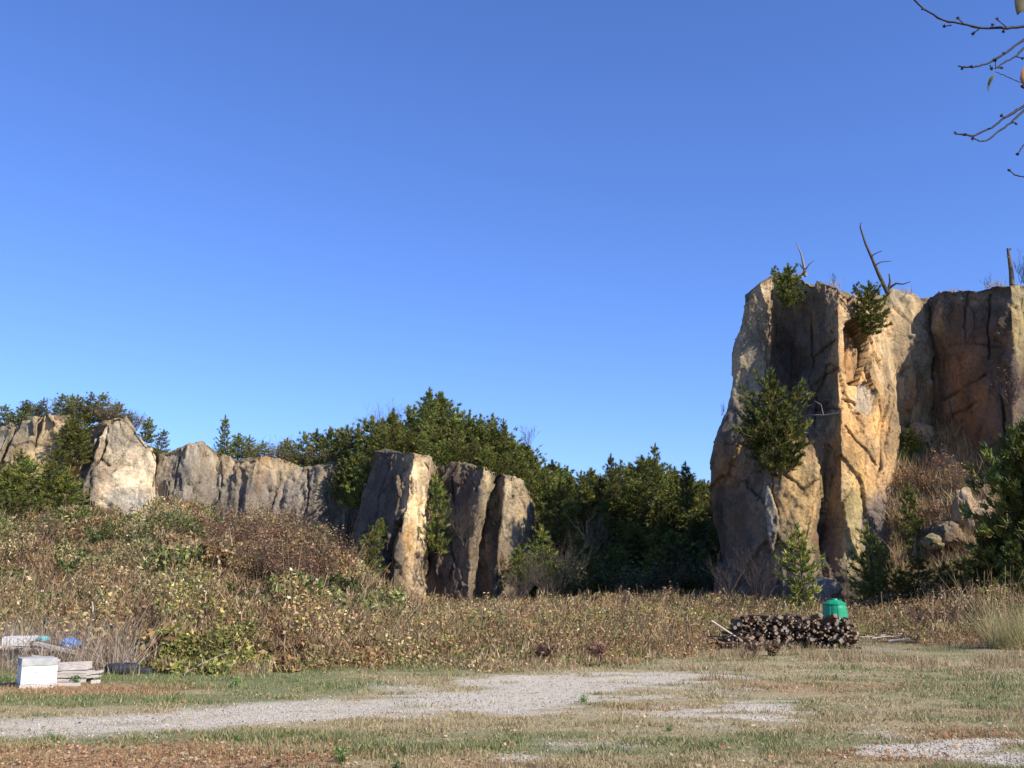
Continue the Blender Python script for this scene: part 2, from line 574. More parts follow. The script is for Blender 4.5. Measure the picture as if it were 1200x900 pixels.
def cliff(name, rows, res, base, blobs=(), polys=(), cracks=(), cap=(1.0, 4.0, 12.0), caprise=(0.25, 0.3, 0.0), side=8.0,
          amp=0.35, seed=0, cell=(0.55, 0.55, 0.3), facet=0.0, lowy=3.0, mat='rock', capcol=(0.2, 0.17, 0.1)):
    C = np.array([[at(*p) for p in r] for r in rows], dtype=float)
    # flanks running back into the hill
    def back(col, d, inward):
        c = col.copy()
        c[:, 1] += d
        c[:, 0] += inward
        return c
    if side:
        L = back(C[:, 0], side, side * C[0, 0, 0] / C[0, 0, 1] + 0.8)
        Rr = back(C[:, -1], side, side * C[0, -1, 0] / C[0, -1, 1] - 0.8)
        C = np.concatenate([L[:, None], C, Rr[:, None]], 1)
    caps = []
    for d, rz in zip(cap, caprise):
        r = C[0].copy()
        r[:, 1] += d
        r[:, 0] += d * r[:, 0] / r[:, 1]
        r[:, 2] += rz
        caps.append(r)
    bot = C[-1].copy()
    bot[:, 2] -= lowy
    C = np.concatenate([np.array(caps[::-1]).reshape(-1, C.shape[1], 3), C, bot[None]], 0)
    ncap = len(caps)
    nr, nc = C.shape[:2]
    # subdivide
    def counts(D, cap_rows=False):
        return [max(1, int(math.ceil(d / res))) for d in D]
    rl = np.sqrt(((C[1:] - C[:-1]) ** 2).sum(-1)).mean(1)
    clen = np.sqrt(((C[:, 1:] - C[:, :-1]) ** 2).sum(-1)).mean(0)
    rp = [i + k / n for i, n in enumerate([max(1, int(math.ceil(d / (res * (5 if i < ncap - 1 else 1))))) for i, d in enumerate(rl)]) for k in range(n)] + [nr - 1.0]
    cc = []
    for j, d in enumerate(clen):
        s = res * (5 if side and j in (0, nc - 2) else 1)
        n = max(1, int(math.ceil(d / s)))
        cc += [j + k / n for k in range(n)]
    cc.append(nc - 1.0)
    rp, cc = np.array(rp), np.array(cc)
    ri = np.minimum(rp.astype(int), nr - 2)
    ci = np.minimum(cc.astype(int), nc - 2)
    rt, ct = (rp - ri)[:, None, None], (cc - ci)[None, :, None]
    P = (C[ri][:, ci] * (1 - rt) * (1 - ct) + C[ri + 1][:, ci] * rt * (1 - ct) + C[ri][:, ci + 1] * (1 - rt) * ct + C[ri + 1][:, ci + 1] * rt * ct)
    sh = P.shape[:2]
    # wobble of the large planes
    w = np.stack([fbm(P * 0.35, 4, seed + 100), fbm(P * 0.35, 4, seed + 200), 0.4 * fbm(P * 0.35, 3, seed + 300)], -1)
    P0 = P.copy()
    P = P + w * amp * 0.45
    du = np.gradient(P, axis=1)
    dv = np.gradient(P, axis=0)
    N = np.cross(du, dv)
    N /= np.linalg.norm(N, axis=-1, keepdims=True) + 1e-9
    flip = (N[..., 1] - 0.3 * N[..., 2]) > 0
    # keep one orientation for the whole sheet
    if flip.mean() > 0.5:
        N = -N
    # split faces: the sheet is broken into flat-faced blocks along joints
    if facet > 0:
        for fs, al in ((facet, .85), (facet * 2.6, .6)):
            fq = P * np.array([fs, fs, fs * .62]) + np.stack([fbm(P * .7, 2, seed + 31), fbm(P * .7, 2, seed + 32), fbm(P * .7, 2, seed + 33)], -1) * .06
            _, _, fbc, frn = worley(fq, seed + 400)
            key = np.concatenate([np.round(fbc.reshape(-1, 3) * 1e3), np.repeat(ci[None, :], sh[0], 0).reshape(-1, 1)], 1).astype(np.int64)
            kk = key @ np.array([73856093, 19349663, 83492791, 2654435761 % (1 << 31)])
            _, inv = np.unique(kk, return_inverse=True)
            cntv = np.bincount(inv).astype(float)
            Pf, Nf = P.reshape(-1, 3), N.reshape(-1, 3)
            pm = np.stack([np.bincount(inv, Pf[:, k_]) / cntv for k_ in range(3)], -1)[inv]
            nm = np.stack([np.bincount(inv, Nf[:, k_]) / cntv for k_ in range(3)], -1)
            nm += (np.stack([np.bincount(inv, frn.reshape(-1, 3)[:, k_]) / cntv for k_ in range(3)], -1) - .5) * .3
            nm /= np.linalg.norm(nm, axis=1, keepdims=True) + 1e-9
            nm = nm[inv]
            dl = np.clip(((pm - Pf) * nm).sum(1) * al, -.45, .45)
            frontw = ((rp >= ncap)[:, None] * np.ones(sh)).reshape(-1)
            P = (Pf + nm * (dl * frontw)[:, None]).reshape(P.shape)
    # broken blocks
    cs = np.array(cell)
    jit = np.stack([fbm(P * 0.8, 3, seed + 11), fbm(P * 0.8, 3, seed + 12), fbm(P * 0.8, 3, seed + 13)], -1) * 0.03
    q = P * cs + jit
    f1, f2, bc, rnd = worley(q, seed)
    tilt = ((q - bc) * (rnd - 0.5) * 2.0).sum(-1)
    d = (rnd[..., 0] - 0.5) * amp * 0.9 + tilt * amp * 0.8
    d -= np.exp(-((f2 - f1) / 0.012) ** 2) * amp * 0.25
    q2 = P * cs * 2.9 + jit * 2.5
    f1b, f2b, bcb, rb = worley(q2, seed + 40)
    d += ((rb[..., 0] - 0.5) * 0.3 + ((q2 - bcb) * (rb - 0.5)).sum(-1) * 0.45) * amp * 0.6
    q3 = P * cs * 8.0 * np.array([1, 1, .7]) + jit * 6
    f1c, f2c, bcc, rc = worley(q3, seed + 45)
    d += ((rc[..., 0] - 0.5) * 0.4 + ((q3 - bcc) * (rc - 0.5)).sum(-1) * 0.7) * amp * 0.3
    d += fbm(P * 2.6, 4, seed + 60) * amp * 0.06
    rid = 1 - np.abs(fbm(P @ np.array([[1, 0, .35], [0, 1, 0], [-.35, 0, 1]]) * np.array([3.0, 3.0, 0.6]), 4, seed + 77)) * 2
    d -= rid * amp * 0.05
    d *= np.where((rp < ncap)[:, None], 0.45, 1.0)
    px, py = project(P0)
    jx = px + fbm(P * 1.3, 3, seed + 5) * 5
    jy = py + fbm(P * 1.3, 3, seed + 6) * 5
    kx = px + fbm(P * 2.0, 2, seed + 5) * 1.2
    ky = py + fbm(P * 2.0, 2, seed + 6) * 1.2
    tintf = np.zeros(sh + (3,)) + np.array(base)
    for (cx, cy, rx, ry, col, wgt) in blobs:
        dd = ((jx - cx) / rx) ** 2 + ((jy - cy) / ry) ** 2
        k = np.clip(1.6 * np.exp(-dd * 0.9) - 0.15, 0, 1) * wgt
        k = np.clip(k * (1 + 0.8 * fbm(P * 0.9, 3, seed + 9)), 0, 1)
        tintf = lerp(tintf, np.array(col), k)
    front = np.zeros(sh, bool)
    front[int(np.searchsorted(rp, ncap)):, :] = True
    for poly, dep, col in polys:
        m = in_poly(kx, ky, poly) & front
        d = np.where(m, d * 0.5 - dep, d)
        if col is not None:
            tintf = np.where(m[..., None], np.array(col), tintf)
    for ln, wd, dep in cracks:
        k = np.clip(1.2 - seg_dist(px + fbm(P * .8, 3, seed + 15) * 7, py + fbm(P * .8, 3, seed + 16) * 5, ln) / (wd * .65), 0, 1) * front * np.clip(1.1 + 1.6 * fbm(P * .7, 2, seed + 17), 0, 1)
        d = d - k * dep
        tintf = lerp(tintf, np.array([0.09, 0.07, 0.05]), np.clip(k * 0.45, 0, 1))
    edge = np.exp(-((rp - ncap) / 0.5) ** 2)[:, None]
    P[..., 2] += edge * (0.25 * fbm(P0 * 1.1, 3, seed + 500) + .3 * (rnd[..., 0] - .5) + .14 * (rb[..., 0] - .5) + .05 * (rc[..., 0] - .5))
    Dv = np.where((rp < ncap - .01)[:, None, None], np.array([0, 0, 1.0]), 0.45 * N + np.array([0.0, -0.6, 0.05]) * (np.sign(-N[..., 1:2].mean())))
    Dv = Dv / (np.linalg.norm(Dv, axis=-1, keepdims=True) + 1e-9)
    P = P + Dv * d[..., None]
    tintf = tintf * (1 + 0.3 * (rnd[..., 1:2] - .5) + 0.4 * (rb[..., 1:2] - .5) + .16 * (rc[..., 1:2] - .5))
    tintf = lerp(tintf, np.array([0.08, 0.062, 0.045]), np.exp(-((f2 - f1) / 0.014) ** 2) * .5)
    tintf = lerp(tintf, np.array([0.10, 0.08, 0.06]), np.exp(-((f2b - f1b) / 0.03) ** 2) * .45 * (rb[..., 2] > .45))
    stain = sstep(fbm(P0 * np.array([1.1, 1.1, .22]), 4, seed + 301), 0.0, .55)
    tintf = lerp(tintf, np.array([0.13, 0.115, 0.09]), stain * .3)
    capm = sstep(ncap + 0.0 - rp, -0.02, 0.3)[:, None] * np.ones(sh)
    tintf = lerp(tintf, np.array(capcol), np.clip(capm, 0, 1))
    i = np.arange(sh[0] * sh[1]).reshape(sh)
    fa = np.stack([i[:-1, :-1], i[1:, :-1], i[1:, 1:], i[:-1, 1:]], -1).reshape(-1, 4)
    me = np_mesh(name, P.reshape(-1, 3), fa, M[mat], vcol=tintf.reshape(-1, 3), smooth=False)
    o = link(name, me)
    CLIFFPTS[name] = (P.reshape(-1, 3), N.reshape(-1, 3), front.reshape(-1))
    return o


TAN = (0.4, 0.29, 0.165)
PALE = (0.47, 0.37, 0.24)
GREY = (0.25, 0.21, 0.155)
DGREY = (0.10, 0.085, 0.068)
ORANGE = (0.50, 0.29, 0.11)
RUSTC = (0.40, 0.20, 0.075)
YEL = (0.46, 0.35, 0.16)
BROWN = (0.14, 0.095, 0.06)

# big tower
T = [
    # top edge
    [(873, 346, 49.4), (890, 330, 48.8), (908, 318, 49.2), (925, 322, 48.4), (950, 332, 47.2), (968, 334, 46.4), (983, 338, 46.0), (1000, 346, 46.8), (1018, 350, 47.8), (1036, 345, 49.2), (1045, 340, 50), (1070, 347, 50.2), (1092, 354, 50.8)],
    [(870, 368, 49.3), (903, 372, 48.3), (910, 366, 49.1), (925, 366, 48.6), (952, 362, 46.9), (967, 362, 46.0), (983, 362, 45.2), (1000, 374, 46.0), (1014, 378, 46.9), (1030, 385, 47.8), (1036, 378, 49.0), (1066, 380, 49.2), (1094, 375, 50.4)],
    [(857, 405, 49.1), (904, 405, 48.0), (911, 405, 49.3), (927, 405, 48.8), (954, 405, 46.9), (968, 405, 46.0), (983, 405, 45.1), (1000, 405, 45.7), (1018, 405, 46.4), (1036, 412, 47.4), (1044, 405, 48.7), (1070, 405, 48.6), (1095, 408, 49.6)],
    [(859, 452, 49.0), (903, 452, 47.9), (910, 452, 49.1), (927, 452, 48.6), (954, 452, 46.8), (968, 452, 45.9), (983, 452, 45.0), (1000, 452, 45.6), (1020, 452, 46.2), (1044, 452, 47.2), (1050, 452, 48.4), (1072, 452, 48.4), (1093, 452, 50.0)],
    [(851, 486, 48.6), (892, 483, 47.2), (908, 483, 47.6), (927, 483, 47.6), (954, 483, 46.6), (968, 483, 45.9), (984, 483, 44.9), (1002, 483, 45.3), (1024, 483, 46.0), (1050, 488, 47.0), (1056, 483, 48.4), (1075, 483, 48.6), (1093, 483, 49.8)],
    [(838, 512, 48.4), (880, 512, 46.6), (905, 512, 45.9), (925, 512, 46.0), (950, 516, 46.0), (968, 516, 45.9), (985, 516, 44.8), (1002, 516, 45.1), (1024, 516, 45.8), (1049, 516, 46.8), (1056, 516, 48.2), (1076, 516, 48.6), (1095, 516, 49.6)],
    [(832, 545, 48.4), (878, 545, 46.4), (905, 545, 45.4), (917, 545, 44.9), (958, 545, 44.6), (965, 545, 46.2), (986, 545, 44.8), (1004, 545, 45.0), (1024, 545, 45.6), (1046, 545, 46.6), (1054, 545, 48.0), (1076, 545, 48.4), (1095, 545, 49)],
    [(834, 600, 48.1), (872, 600, 46.0), (899, 600, 44.8), (917, 600, 44.3), (955, 590, 44.0), (964, 590, 45.8), (988, 590, 44.4), (1001, 590, 44.5), (1010, 590, 45.0), (1040, 590, 46.0), (1052, 590, 47.4), (1076, 590, 48.0), (1095, 590, 49)],
    [(846, 650, 47.9), (872, 650, 45.8), (895, 650, 44.6), (917, 650, 43.9), (945, 640, 43.7), (960, 640, 45.2), (992, 640, 43.9), (1004, 640, 43.8), (1010, 640, 44.6), (1048, 640, 45.4), (1060, 640, 46.8), (1080, 640, 47.4), (1095, 640, 48.4)],
    [(832, 712, 47.2), (866, 712, 45.2), (893, 712, 44.2), (917, 712, 43.5), (945, 712, 43.0), (965, 712, 43.6), (992, 712, 43.2), (1006, 712, 43.1), (1014, 712, 43.8), (1052, 712, 44.6), (1065, 712, 46.0), (1085, 712, 46.6), (1100, 712, 48)],
]
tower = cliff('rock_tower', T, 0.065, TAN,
              blobs=[(880, 415, 32, 55, (0.38, 0.31, 0.2), 1), (948, 430, 36, 95, (0.125, 0.098, 0.072), 1), (920, 420, 14, 60, DGREY, .8), (1015, 470, 32, 130, (0.74, 0.44, 0.18), 1),  # tint also carries light: left-facing rock darkened as shade, sunlit face lightened
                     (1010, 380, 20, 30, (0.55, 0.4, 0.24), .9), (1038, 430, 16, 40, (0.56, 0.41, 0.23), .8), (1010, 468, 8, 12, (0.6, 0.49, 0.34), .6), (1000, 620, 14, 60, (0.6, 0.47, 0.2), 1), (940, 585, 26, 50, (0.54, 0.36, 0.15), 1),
                     (865, 600, 38, 90, (0.16, 0.115, 0.075), 1), (855, 550, 16, 24, (0.36, 0.19, 0.08), .8), (870, 495, 30, 18, (0.15, 0.14, 0.12), 1), (870, 690, 50, 40, DGREY, .9), (1072, 420, 26, 40, (0.36, 0.28, 0.17), 1),  # shade of the lower left flank painted as a darker tint
                     (1072, 470, 25, 30, (0.4, 0.27, 0.14), .8), (1035, 620, 26, 35, (0.27, 0.22, 0.19), 1), (985, 690, 60, 25, DGREY, 1), (1030, 620, 16, 30, (0.2, 0.16, 0.13), .9), (968, 640, 18, 35, (0.1, 0.075, 0.055), 1), (910, 330, 30, 14, (0.5, 0.39, 0.25), 1), (1050, 350, 40, 10, (0.36, 0.29, 0.18), 1)],  # recess shade beside the pillar painted into the tint
              polys=[([(990, 378), (1003, 372), (1014, 380), (1019, 405), (1014, 420), (1006, 452), (994, 452), (989, 420)], 0.95, (0.3, 0.19, 0.1)),
                     ([(999, 405), (1010, 403), (1013, 416), (1009, 442), (998, 446), (996, 425)], -0.05, (0.52, 0.30, 0.13)),
                     ([(1014, 385), (1020, 402), (1018, 430), (1024, 458), (1016, 448), (1012, 420)], 0.7, (0.28, 0.2, 0.11)),
                     ([(1003, 452), (1013, 446), (1028, 462), (1026, 482), (1014, 487), (1002, 480)], 0.2, (0.5, 0.39, 0.26)),
                     ([(988, 590), (999, 575), (1009, 585), (1011, 640), (1006, 655), (998, 640), (992, 620)], -0.15, None),
                     ([(900, 565), (912, 600), (912, 620), (905, 650), (899, 620), (898, 590)], -0.35, (0.45, 0.38, 0.27))],
              cracks=[([(952, 420), (968, 408), (982, 398)], 1.6, 0.25), ([(954, 452), (970, 438), (983, 430)], 1.6, 0.25), ([(954, 480), (983, 478)], 1.4, 0.25), ([(951, 370), (951, 450), (956, 500)], 1.5, 0.3),
                      ([(866, 467), (895, 468), (905, 470)], 2, 0.1), ([(988, 465), (1000, 476), (1003, 486)], 1.6, .35), ([(985, 500), (1010, 522), (1028, 545)], 1.3, .2), ([(1040, 450), (1036, 500), (1030, 560)], 1.5, .3),
                      ([(1044, 470), (1041, 540)], 1.3, .25), ([(1028, 470), (1034, 490), (1026, 510)], 1.4, .25), ([(850, 520), (870, 518), (900, 530)], 2, .18), ([(918, 560), (940, 572), (958, 560)], 1.5, .3),
                      ([(897, 530), (908, 570), (914, 620), (912, 700)], 1.2, .15), ([(903, 375), (897, 420), (899, 455)], 1.5, .2), ([(1014, 580), (1020, 610), (1018, 660)], 2, .3), ([(1050, 580), (1058, 630), (1064, 680)], 2, .4)],
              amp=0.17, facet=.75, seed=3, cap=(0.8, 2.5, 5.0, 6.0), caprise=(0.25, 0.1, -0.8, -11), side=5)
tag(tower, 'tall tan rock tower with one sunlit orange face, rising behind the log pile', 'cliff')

# right hand wall
Wl = [
    [(1085, 352, 50.6), (1096, 345, 50.2), (1106, 345, 48.6), (1130, 342, 47.4), (1150, 340, 46.4), (1172, 336, 45.4), (1184, 334, 44.9), (1192, 333, 44.9), (1204, 334, 45.5), (1260, 335, 45.5), (1400, 330, 42)],
    [(1087, 400, 50.8), (1095, 372, 49.4), (1106, 392, 48.6), (1130, 392, 47.2), (1150, 392, 46.2), (1174, 385, 45.2), (1187, 385, 44.7), (1194, 385, 44.9), (1206, 385, 45.4), (1260, 385, 45.3), (1400, 385, 41.5)],
    [(1089, 450, 50.8), (1095, 430, 49.7), (1106, 440, 48.7), (1130, 440, 47.0), (1150, 440, 46.0), (1176, 440, 45.0), (1188, 440, 44.5), (1196, 440, 45.0), (1206, 440, 45.6), (1260, 440, 45), (1400, 440, 41)],
    [(1090, 500, 50.6), (1096, 500, 49.8), (1106, 500, 48.6), (1130, 500, 46.9), (1150, 500, 45.8), (1176, 500, 44.8), (1188, 500, 44.4), (1196, 500, 44.8), (1206, 500, 45.2), (1260, 500, 44.6), (1400, 500, 40)],
    [(1090, 570, 50.4), (1096, 570, 49.6), (1106, 570, 48.2), (1130, 570, 46.6), (1150, 570, 45.4), (1176, 570, 44.4), (1188, 570, 44.0), (1196, 570, 44.4), (1206, 570, 44.8), (1260, 570, 44), (1400, 570, 39)],
    [(1090, 700, 50), (1096, 700, 49), (1106, 700, 47.8), (1130, 700, 46), (1150, 700, 44.8), (1176, 700, 43.8), (1188, 700, 43.6), (1196, 700, 44), (1206, 700, 44), (1260, 700, 43), (1400, 700, 38)],
]
wall = cliff('rock_wall', Wl, 0.08, (0.13, 0.1, 0.072),  # base colour darkened to deepen the wall's shade
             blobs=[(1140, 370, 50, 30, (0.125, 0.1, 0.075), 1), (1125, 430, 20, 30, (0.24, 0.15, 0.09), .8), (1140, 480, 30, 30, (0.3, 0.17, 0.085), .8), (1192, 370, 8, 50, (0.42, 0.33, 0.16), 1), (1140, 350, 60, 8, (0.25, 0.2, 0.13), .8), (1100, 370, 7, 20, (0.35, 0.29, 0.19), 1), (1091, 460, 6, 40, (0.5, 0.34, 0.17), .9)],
             cracks=[([(1106, 470), (1130, 455), (1158, 438)], 2, 0.35), ([(1110, 490), (1130, 482), (1150, 470)], 2, 0.3), ([(1128, 345), (1130, 400)], 2, .25), ([(1158, 345), (1160, 420)], 2.5, .3), ([(1176, 450), (1178, 520)], 3, .5), ([(1110, 405), (1150, 402), (1175, 404)], 2, .2)],
             amp=0.22, facet=.6, seed=23, cap=(0.8, 3.0, 7.0, 9.0), caprise=(0.15, 0.1, -0.8, -11), side=7, cell=(0.4, 0.4, 0.25))
tag(wall, 'shaded brown rock wall on the right edge beyond the gully, with one thin sunlit rib', 'cliff')

# middle outcrop with slabs
Mm = [
    [(438, 530, 59.4), (452, 526, 58.4), (470, 531, 57.2), (486, 532, 55.9), (503, 536, 57.0), (511, 546, 59.0), (522, 549, 58.4), (544, 541, 57.4), (568, 551, 56.0), (580, 555, 56.9), (582, 557, 58.2), (592, 556, 56.2), (610, 563, 57.2), (619, 577, 58.6)],
    [(430, 560, 59.2), (446, 560, 58.2), (464, 560, 57.0), (481, 565, 55.7), (500, 565, 56.9), (507, 565, 58.6), (518, 568, 58.1), (540, 568, 57.2), (565, 572, 55.9), (575, 572, 56.8), (577, 572, 58.0), (591, 572, 56.1), (614, 576, 57.4), (624, 592, 59.2)],
    [(420, 600, 58.9), (436, 600, 57.9), (456, 600, 56.8), (475, 600, 55.6), (498, 600, 56.7), (505, 600, 58.4), (514, 600, 57.9), (534, 600, 57.0), (560, 600, 55.8), (567, 600, 56.6), (570, 600, 57.8), (589, 600, 56.0), (614, 600, 57.3), (628, 606, 59.4)],
    [(410, 640, 58.6), (425, 650, 57.6), (444, 655, 56.6), (463, 655, 55.4), (496, 655, 56.5), (503, 650, 58.0), (510, 650, 57.5), (528, 645, 56.7), (552, 645, 55.6), (558, 645, 56.3), (562, 645, 57.4), (584, 645, 55.9), (606, 645, 57.1), (626, 645, 59.0)],
    [(408, 712, 58.0), (424, 712, 57.0), (440, 712, 56.2), (457, 712, 55.2), (494, 712, 56.3), (502, 712, 57.4), (508, 712, 57), (524, 712, 56.4), (548, 712, 55.3), (554, 712, 56), (558, 712, 57), (580, 712, 55.6), (602, 712, 56.8), (622, 712, 58.6)],
]
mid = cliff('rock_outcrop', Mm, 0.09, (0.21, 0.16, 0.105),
            blobs=[(450, 600, 26, 80, (0.125, 0.105, 0.08), 1), (488, 600, 15, 90, (0.78, 0.58, 0.33), 1), (478, 630, 6, 20, ORANGE, .7), (604, 600, 20, 50, (0.46, 0.36, 0.22), 1), (535, 580, 20, 40, (0.15, 0.11, 0.08), 1), (520, 660, 22, 30, (0.18, 0.13, 0.09), 1), (572, 575, 7, 50, (0.42, 0.34, 0.2), .9), (580, 600, 8, 60, DGREY, .8)],  # shaded faces painted darker, sunlit slab painted lighter
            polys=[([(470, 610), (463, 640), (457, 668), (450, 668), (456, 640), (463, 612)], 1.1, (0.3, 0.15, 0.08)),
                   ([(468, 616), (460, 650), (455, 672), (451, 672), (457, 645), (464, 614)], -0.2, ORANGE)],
            cracks=[([(482, 560), (474, 600), (466, 640)], 1.3, .35), ([(497, 560), (492, 600), (488, 690)], 1.0, .2), ([(466, 668), (476, 682), (484, 695)], 2.2, .5), ([(500, 545), (503, 610), (500, 700)], 2, .4), ([(510, 660), (512, 700)], 1.5, .4), ([(530, 560), (528, 620), (530, 680)], 2, .4), ([(460, 540), (440, 610)], 1.6, .3)],
            amp=0.2, facet=.7, seed=47, cap=(0.5, 3.0, 6.0), caprise=(0.1, 0.2, 0.2), side=7, cell=(0.75, 0.75, 0.4))
tag(mid, 'middle rock outcrop of leaning slabs with one narrow pale sunlit face below the pines', 'cliff')

# left cliffs
Ll = [
    [(-260, 500, 62), (-80, 495, 65), (0, 503, 67), (14, 497, 66.4), (19, 506, 67.8), (26, 492, 66.8), (45, 490, 66.4), (49, 494, 67.6), (52, 488, 66.6), (81, 487, 66.4), (90, 505, 69), (104, 500, 68.4), (121, 494, 66.0), (145, 493, 66.3)],
    [(-260, 530, 62), (-80, 525, 64.8), (-12, 530, 66.6), (2, 528, 66.2), (8, 534, 67.4), (14, 522, 66.6), (38, 520, 66.2), (42, 525, 67.2), (45, 515, 66.4), (78, 515, 66.3), (86, 530, 68.8), (97, 535, 67.8), (112, 535, 65.8), (168, 512, 66.3)],
    [(-260, 570, 61.6), (-80, 565, 64.4), (-30, 565, 66), (-14, 565, 66), (-8, 565, 67), (0, 565, 66.4), (28, 560, 66.0), (33, 560, 67), (37, 555, 66.2), (72, 555, 66.2), (80, 560, 68.6), (90, 565, 67.4), (100, 565, 65.6), (186, 534, 66.4)],
    [(-260, 640, 61), (-80, 640, 64), (-40, 640, 65), (-26, 640, 65), (-20, 640, 66), (-12, 640, 65.6), (20, 640, 65.4), (26, 640, 66), (30, 640, 65.4), (66, 640, 65.4), (76, 640, 67), (84, 640, 66.6), (92, 640, 65.2), (176, 640, 65.8)],
]
left = cliff('rock_slab_cliff', Ll, 0.1, (0.56, 0.43, 0.25),
             blobs=[(150, 560, 45, 50, (0.78, 0.62, 0.4), 1), (145, 510, 26, 18, (0.44, 0.37, 0.27), .9), (66, 520, 22, 25, (0.44, 0.32, 0.18), .9), (104, 550, 10, 50, (0.25, 0.21, 0.18), .9), (5, 520, 16, 22, (0.33, 0.29, 0.21), .9), (35, 500, 12, 16, (0.33, 0.29, 0.21), .9), (25, 540, 12, 14, (0.5, 0.34, 0.18), .9), (150, 590, 25, 15, (0.55, 0.5, 0.4), .9)],  # tint of the triangular face raised to strengthen its sunlight
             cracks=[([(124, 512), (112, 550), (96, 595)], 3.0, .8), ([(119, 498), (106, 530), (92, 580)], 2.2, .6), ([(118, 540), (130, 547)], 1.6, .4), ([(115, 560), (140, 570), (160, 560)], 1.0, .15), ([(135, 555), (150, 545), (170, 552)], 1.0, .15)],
             amp=0.16, facet=.4, seed=67, cap=(0.8, 3.0, 6.0), caprise=(0.15, 0.2, 0.0), side=6, cell=(0.45, 0.45, 0.3))
tag(left, 'pale tilted rock slabs at the far left, the largest a sunlit triangular face', 'cliff')

L3 = [
    [(186, 534, 67.6), (204, 528, 67.2), (222, 522, 66.6), (240, 521, 67.2), (256, 534, 68.0), (275, 540, 67.6), (300, 537, 66.4), (318, 537, 67.4), (340, 545, 68.2), (356, 552, 68.0), (378, 545, 67.0), (395, 540, 67.5), (412, 548, 68.6), (445, 550, 69)],
    [(183, 552, 67.4), (200, 552, 66.9), (218, 552, 66.3), (236, 555, 67.0), (252, 560, 67.6), (272, 562, 67.2), (297, 560, 66.1), (314, 565, 67.2), (336, 568, 67.8), (354, 572, 67.4), (374, 568, 66.6), (391, 568, 67.3), (410, 572, 68.2), (445, 575, 68.6)],
    [(180, 582, 67.0), (196, 580, 66.5), (212, 580, 66.0), (230, 585, 66.6), (248, 585, 67.0), (266, 590, 66.6), (290, 590, 65.8), (306, 590, 66.7), (330, 592, 67.2), (348, 592, 66.8), (370, 592, 66.2), (388, 592, 66.9), (408, 595, 67.6), (440, 600, 68)],
    [(176, 660, 66), (192, 660, 65.6), (208, 660, 65.4), (226, 660, 66), (244, 660, 66.2), (262, 660, 66), (285, 660, 65.2), (300, 660, 66), (326, 660, 66.4), (345, 660, 66), (366, 660, 65.6), (384, 660, 66), (404, 660, 67), (436, 660, 67)],
]
lw = cliff('rock_ridge', L3, 0.11, (0.36, 0.29, 0.19),
           blobs=[(225, 535, 25, 14, (0.4, 0.34, 0.25), .8), (300, 545, 50, 14, (0.45, 0.33, 0.19), .9), (220, 575, 40, 30, (0.24, 0.205, 0.165), .9), (320, 590, 60, 30, (0.25, 0.21, 0.17), .9), (390, 565, 22, 30, (0.33, 0.26, 0.17), .8)],
           cracks=[([(210, 535), (204, 580)], 1.2, .4), ([(235, 540), (228, 590)], 1.2, .4), ([(262, 550), (252, 600)], 1.4, .4), ([(330, 555), (318, 600)], 1.6, .5), ([(362, 555), (354, 610)], 1.8, .5)],
           amp=0.22, facet=.6, seed=89, cap=(0.8, 3.0, 6.0), caprise=(0.15, 0.2, 0.0), side=5, cell=(0.8, 0.8, 0.3))
tag(lw, 'low grey streaked rock ridge between the triangular pale slab and the middle outcrop', 'cliff')

# gully slope on the right (earth, talus)
Gs = [
    [(1046, 492, 49.2), (1070, 482, 49.6), (1092, 486, 50.0), (1110, 492, 48.6), (1130, 515, 47.2), (1160, 535, 45.6), (1200, 545, 44.8), (1280, 550, 44.4)],
    [(1042, 540, 47.6), (1066, 530, 47.8), (1090, 530, 47.8), (1112, 535, 47.0), (1135, 550, 46.0), (1162, 570, 44.6), (1200, 580, 43.8), (1280, 585, 43)],
    [(1042, 600, 45.6), (1064, 590, 45.8), (1090, 585, 45.6), (1115, 590, 44.6), (1138, 600, 43.8), (1164, 615, 43.0), (1200, 625, 42.4), (1280, 630, 41.8)],
    [(1046, 660, 43.6), (1066, 655, 43.6), (1090, 650, 43.4), (1115, 645, 42.8), (1138, 645, 42.0), (1164, 650, 41.6), (1200, 655, 41.2), (1280, 660, 40.6)],
    [(1046, 722, 40.5), (1066, 722, 40.5), (1090, 722, 40.2), (1115, 722, 40), (1138, 722, 39.6), (1164, 722, 39.4), (1200, 722, 39), (1280, 722, 38.6)],
]
gs = cliff('gully_slope', Gs, 0.2, (0.24, 0.175, 0.105), amp=0.25, seed=99, cap=(0.8,), caprise=(-0.2,), side=1, lowy=1.0, mat='ground', cell=(0.9, 0.9, 0.9), capcol=(0.2, 0.15, 0.09))
tag(gs, kind='structure')


# ---------------------------------------------------------------- scatter builders
def rnd_unit(n):
    v = RS.normal(size=(n, 3))
    return v / np.linalg.norm(v, axis=1, keepdims=True)


def palette(n, cols, weights=None, var=0.25):
    cols = np.array(cols)
    w = None if weights is None else np.array(weights) / np.sum(weights)
    i = RS.choice(len(cols), n, p=w)
    c = cols[i] * (1 + RS.uniform(-var, var, (n, 1)))
    return c


def leaf_geo(P, size, up=0.0, aspect=0.6):
    """one rhombus per point; size array of half lengths"""
    n = len(P)
    a = rnd_unit(n)
    nrm = rnd_unit(n)
    nrm[:, 2] = np.abs(nrm[:, 2]) + up
    b = np.cross(a, nrm)
    b /= np.linalg.norm(b, axis=1, keepdims=True) + 1e-9
    a = np.cross(nrm, b)
    a /= np.linalg.norm(a, axis=1, keepdims=True) + 1e-9
    s = size[:, None]
    V = np.stack([P - a * s, P + b * s * aspect, P + a * s, P - b * s * aspect], 1).reshape(-1, 3)
    Fa = np.arange(n * 4).reshape(-1, 4)
    return V, Fa


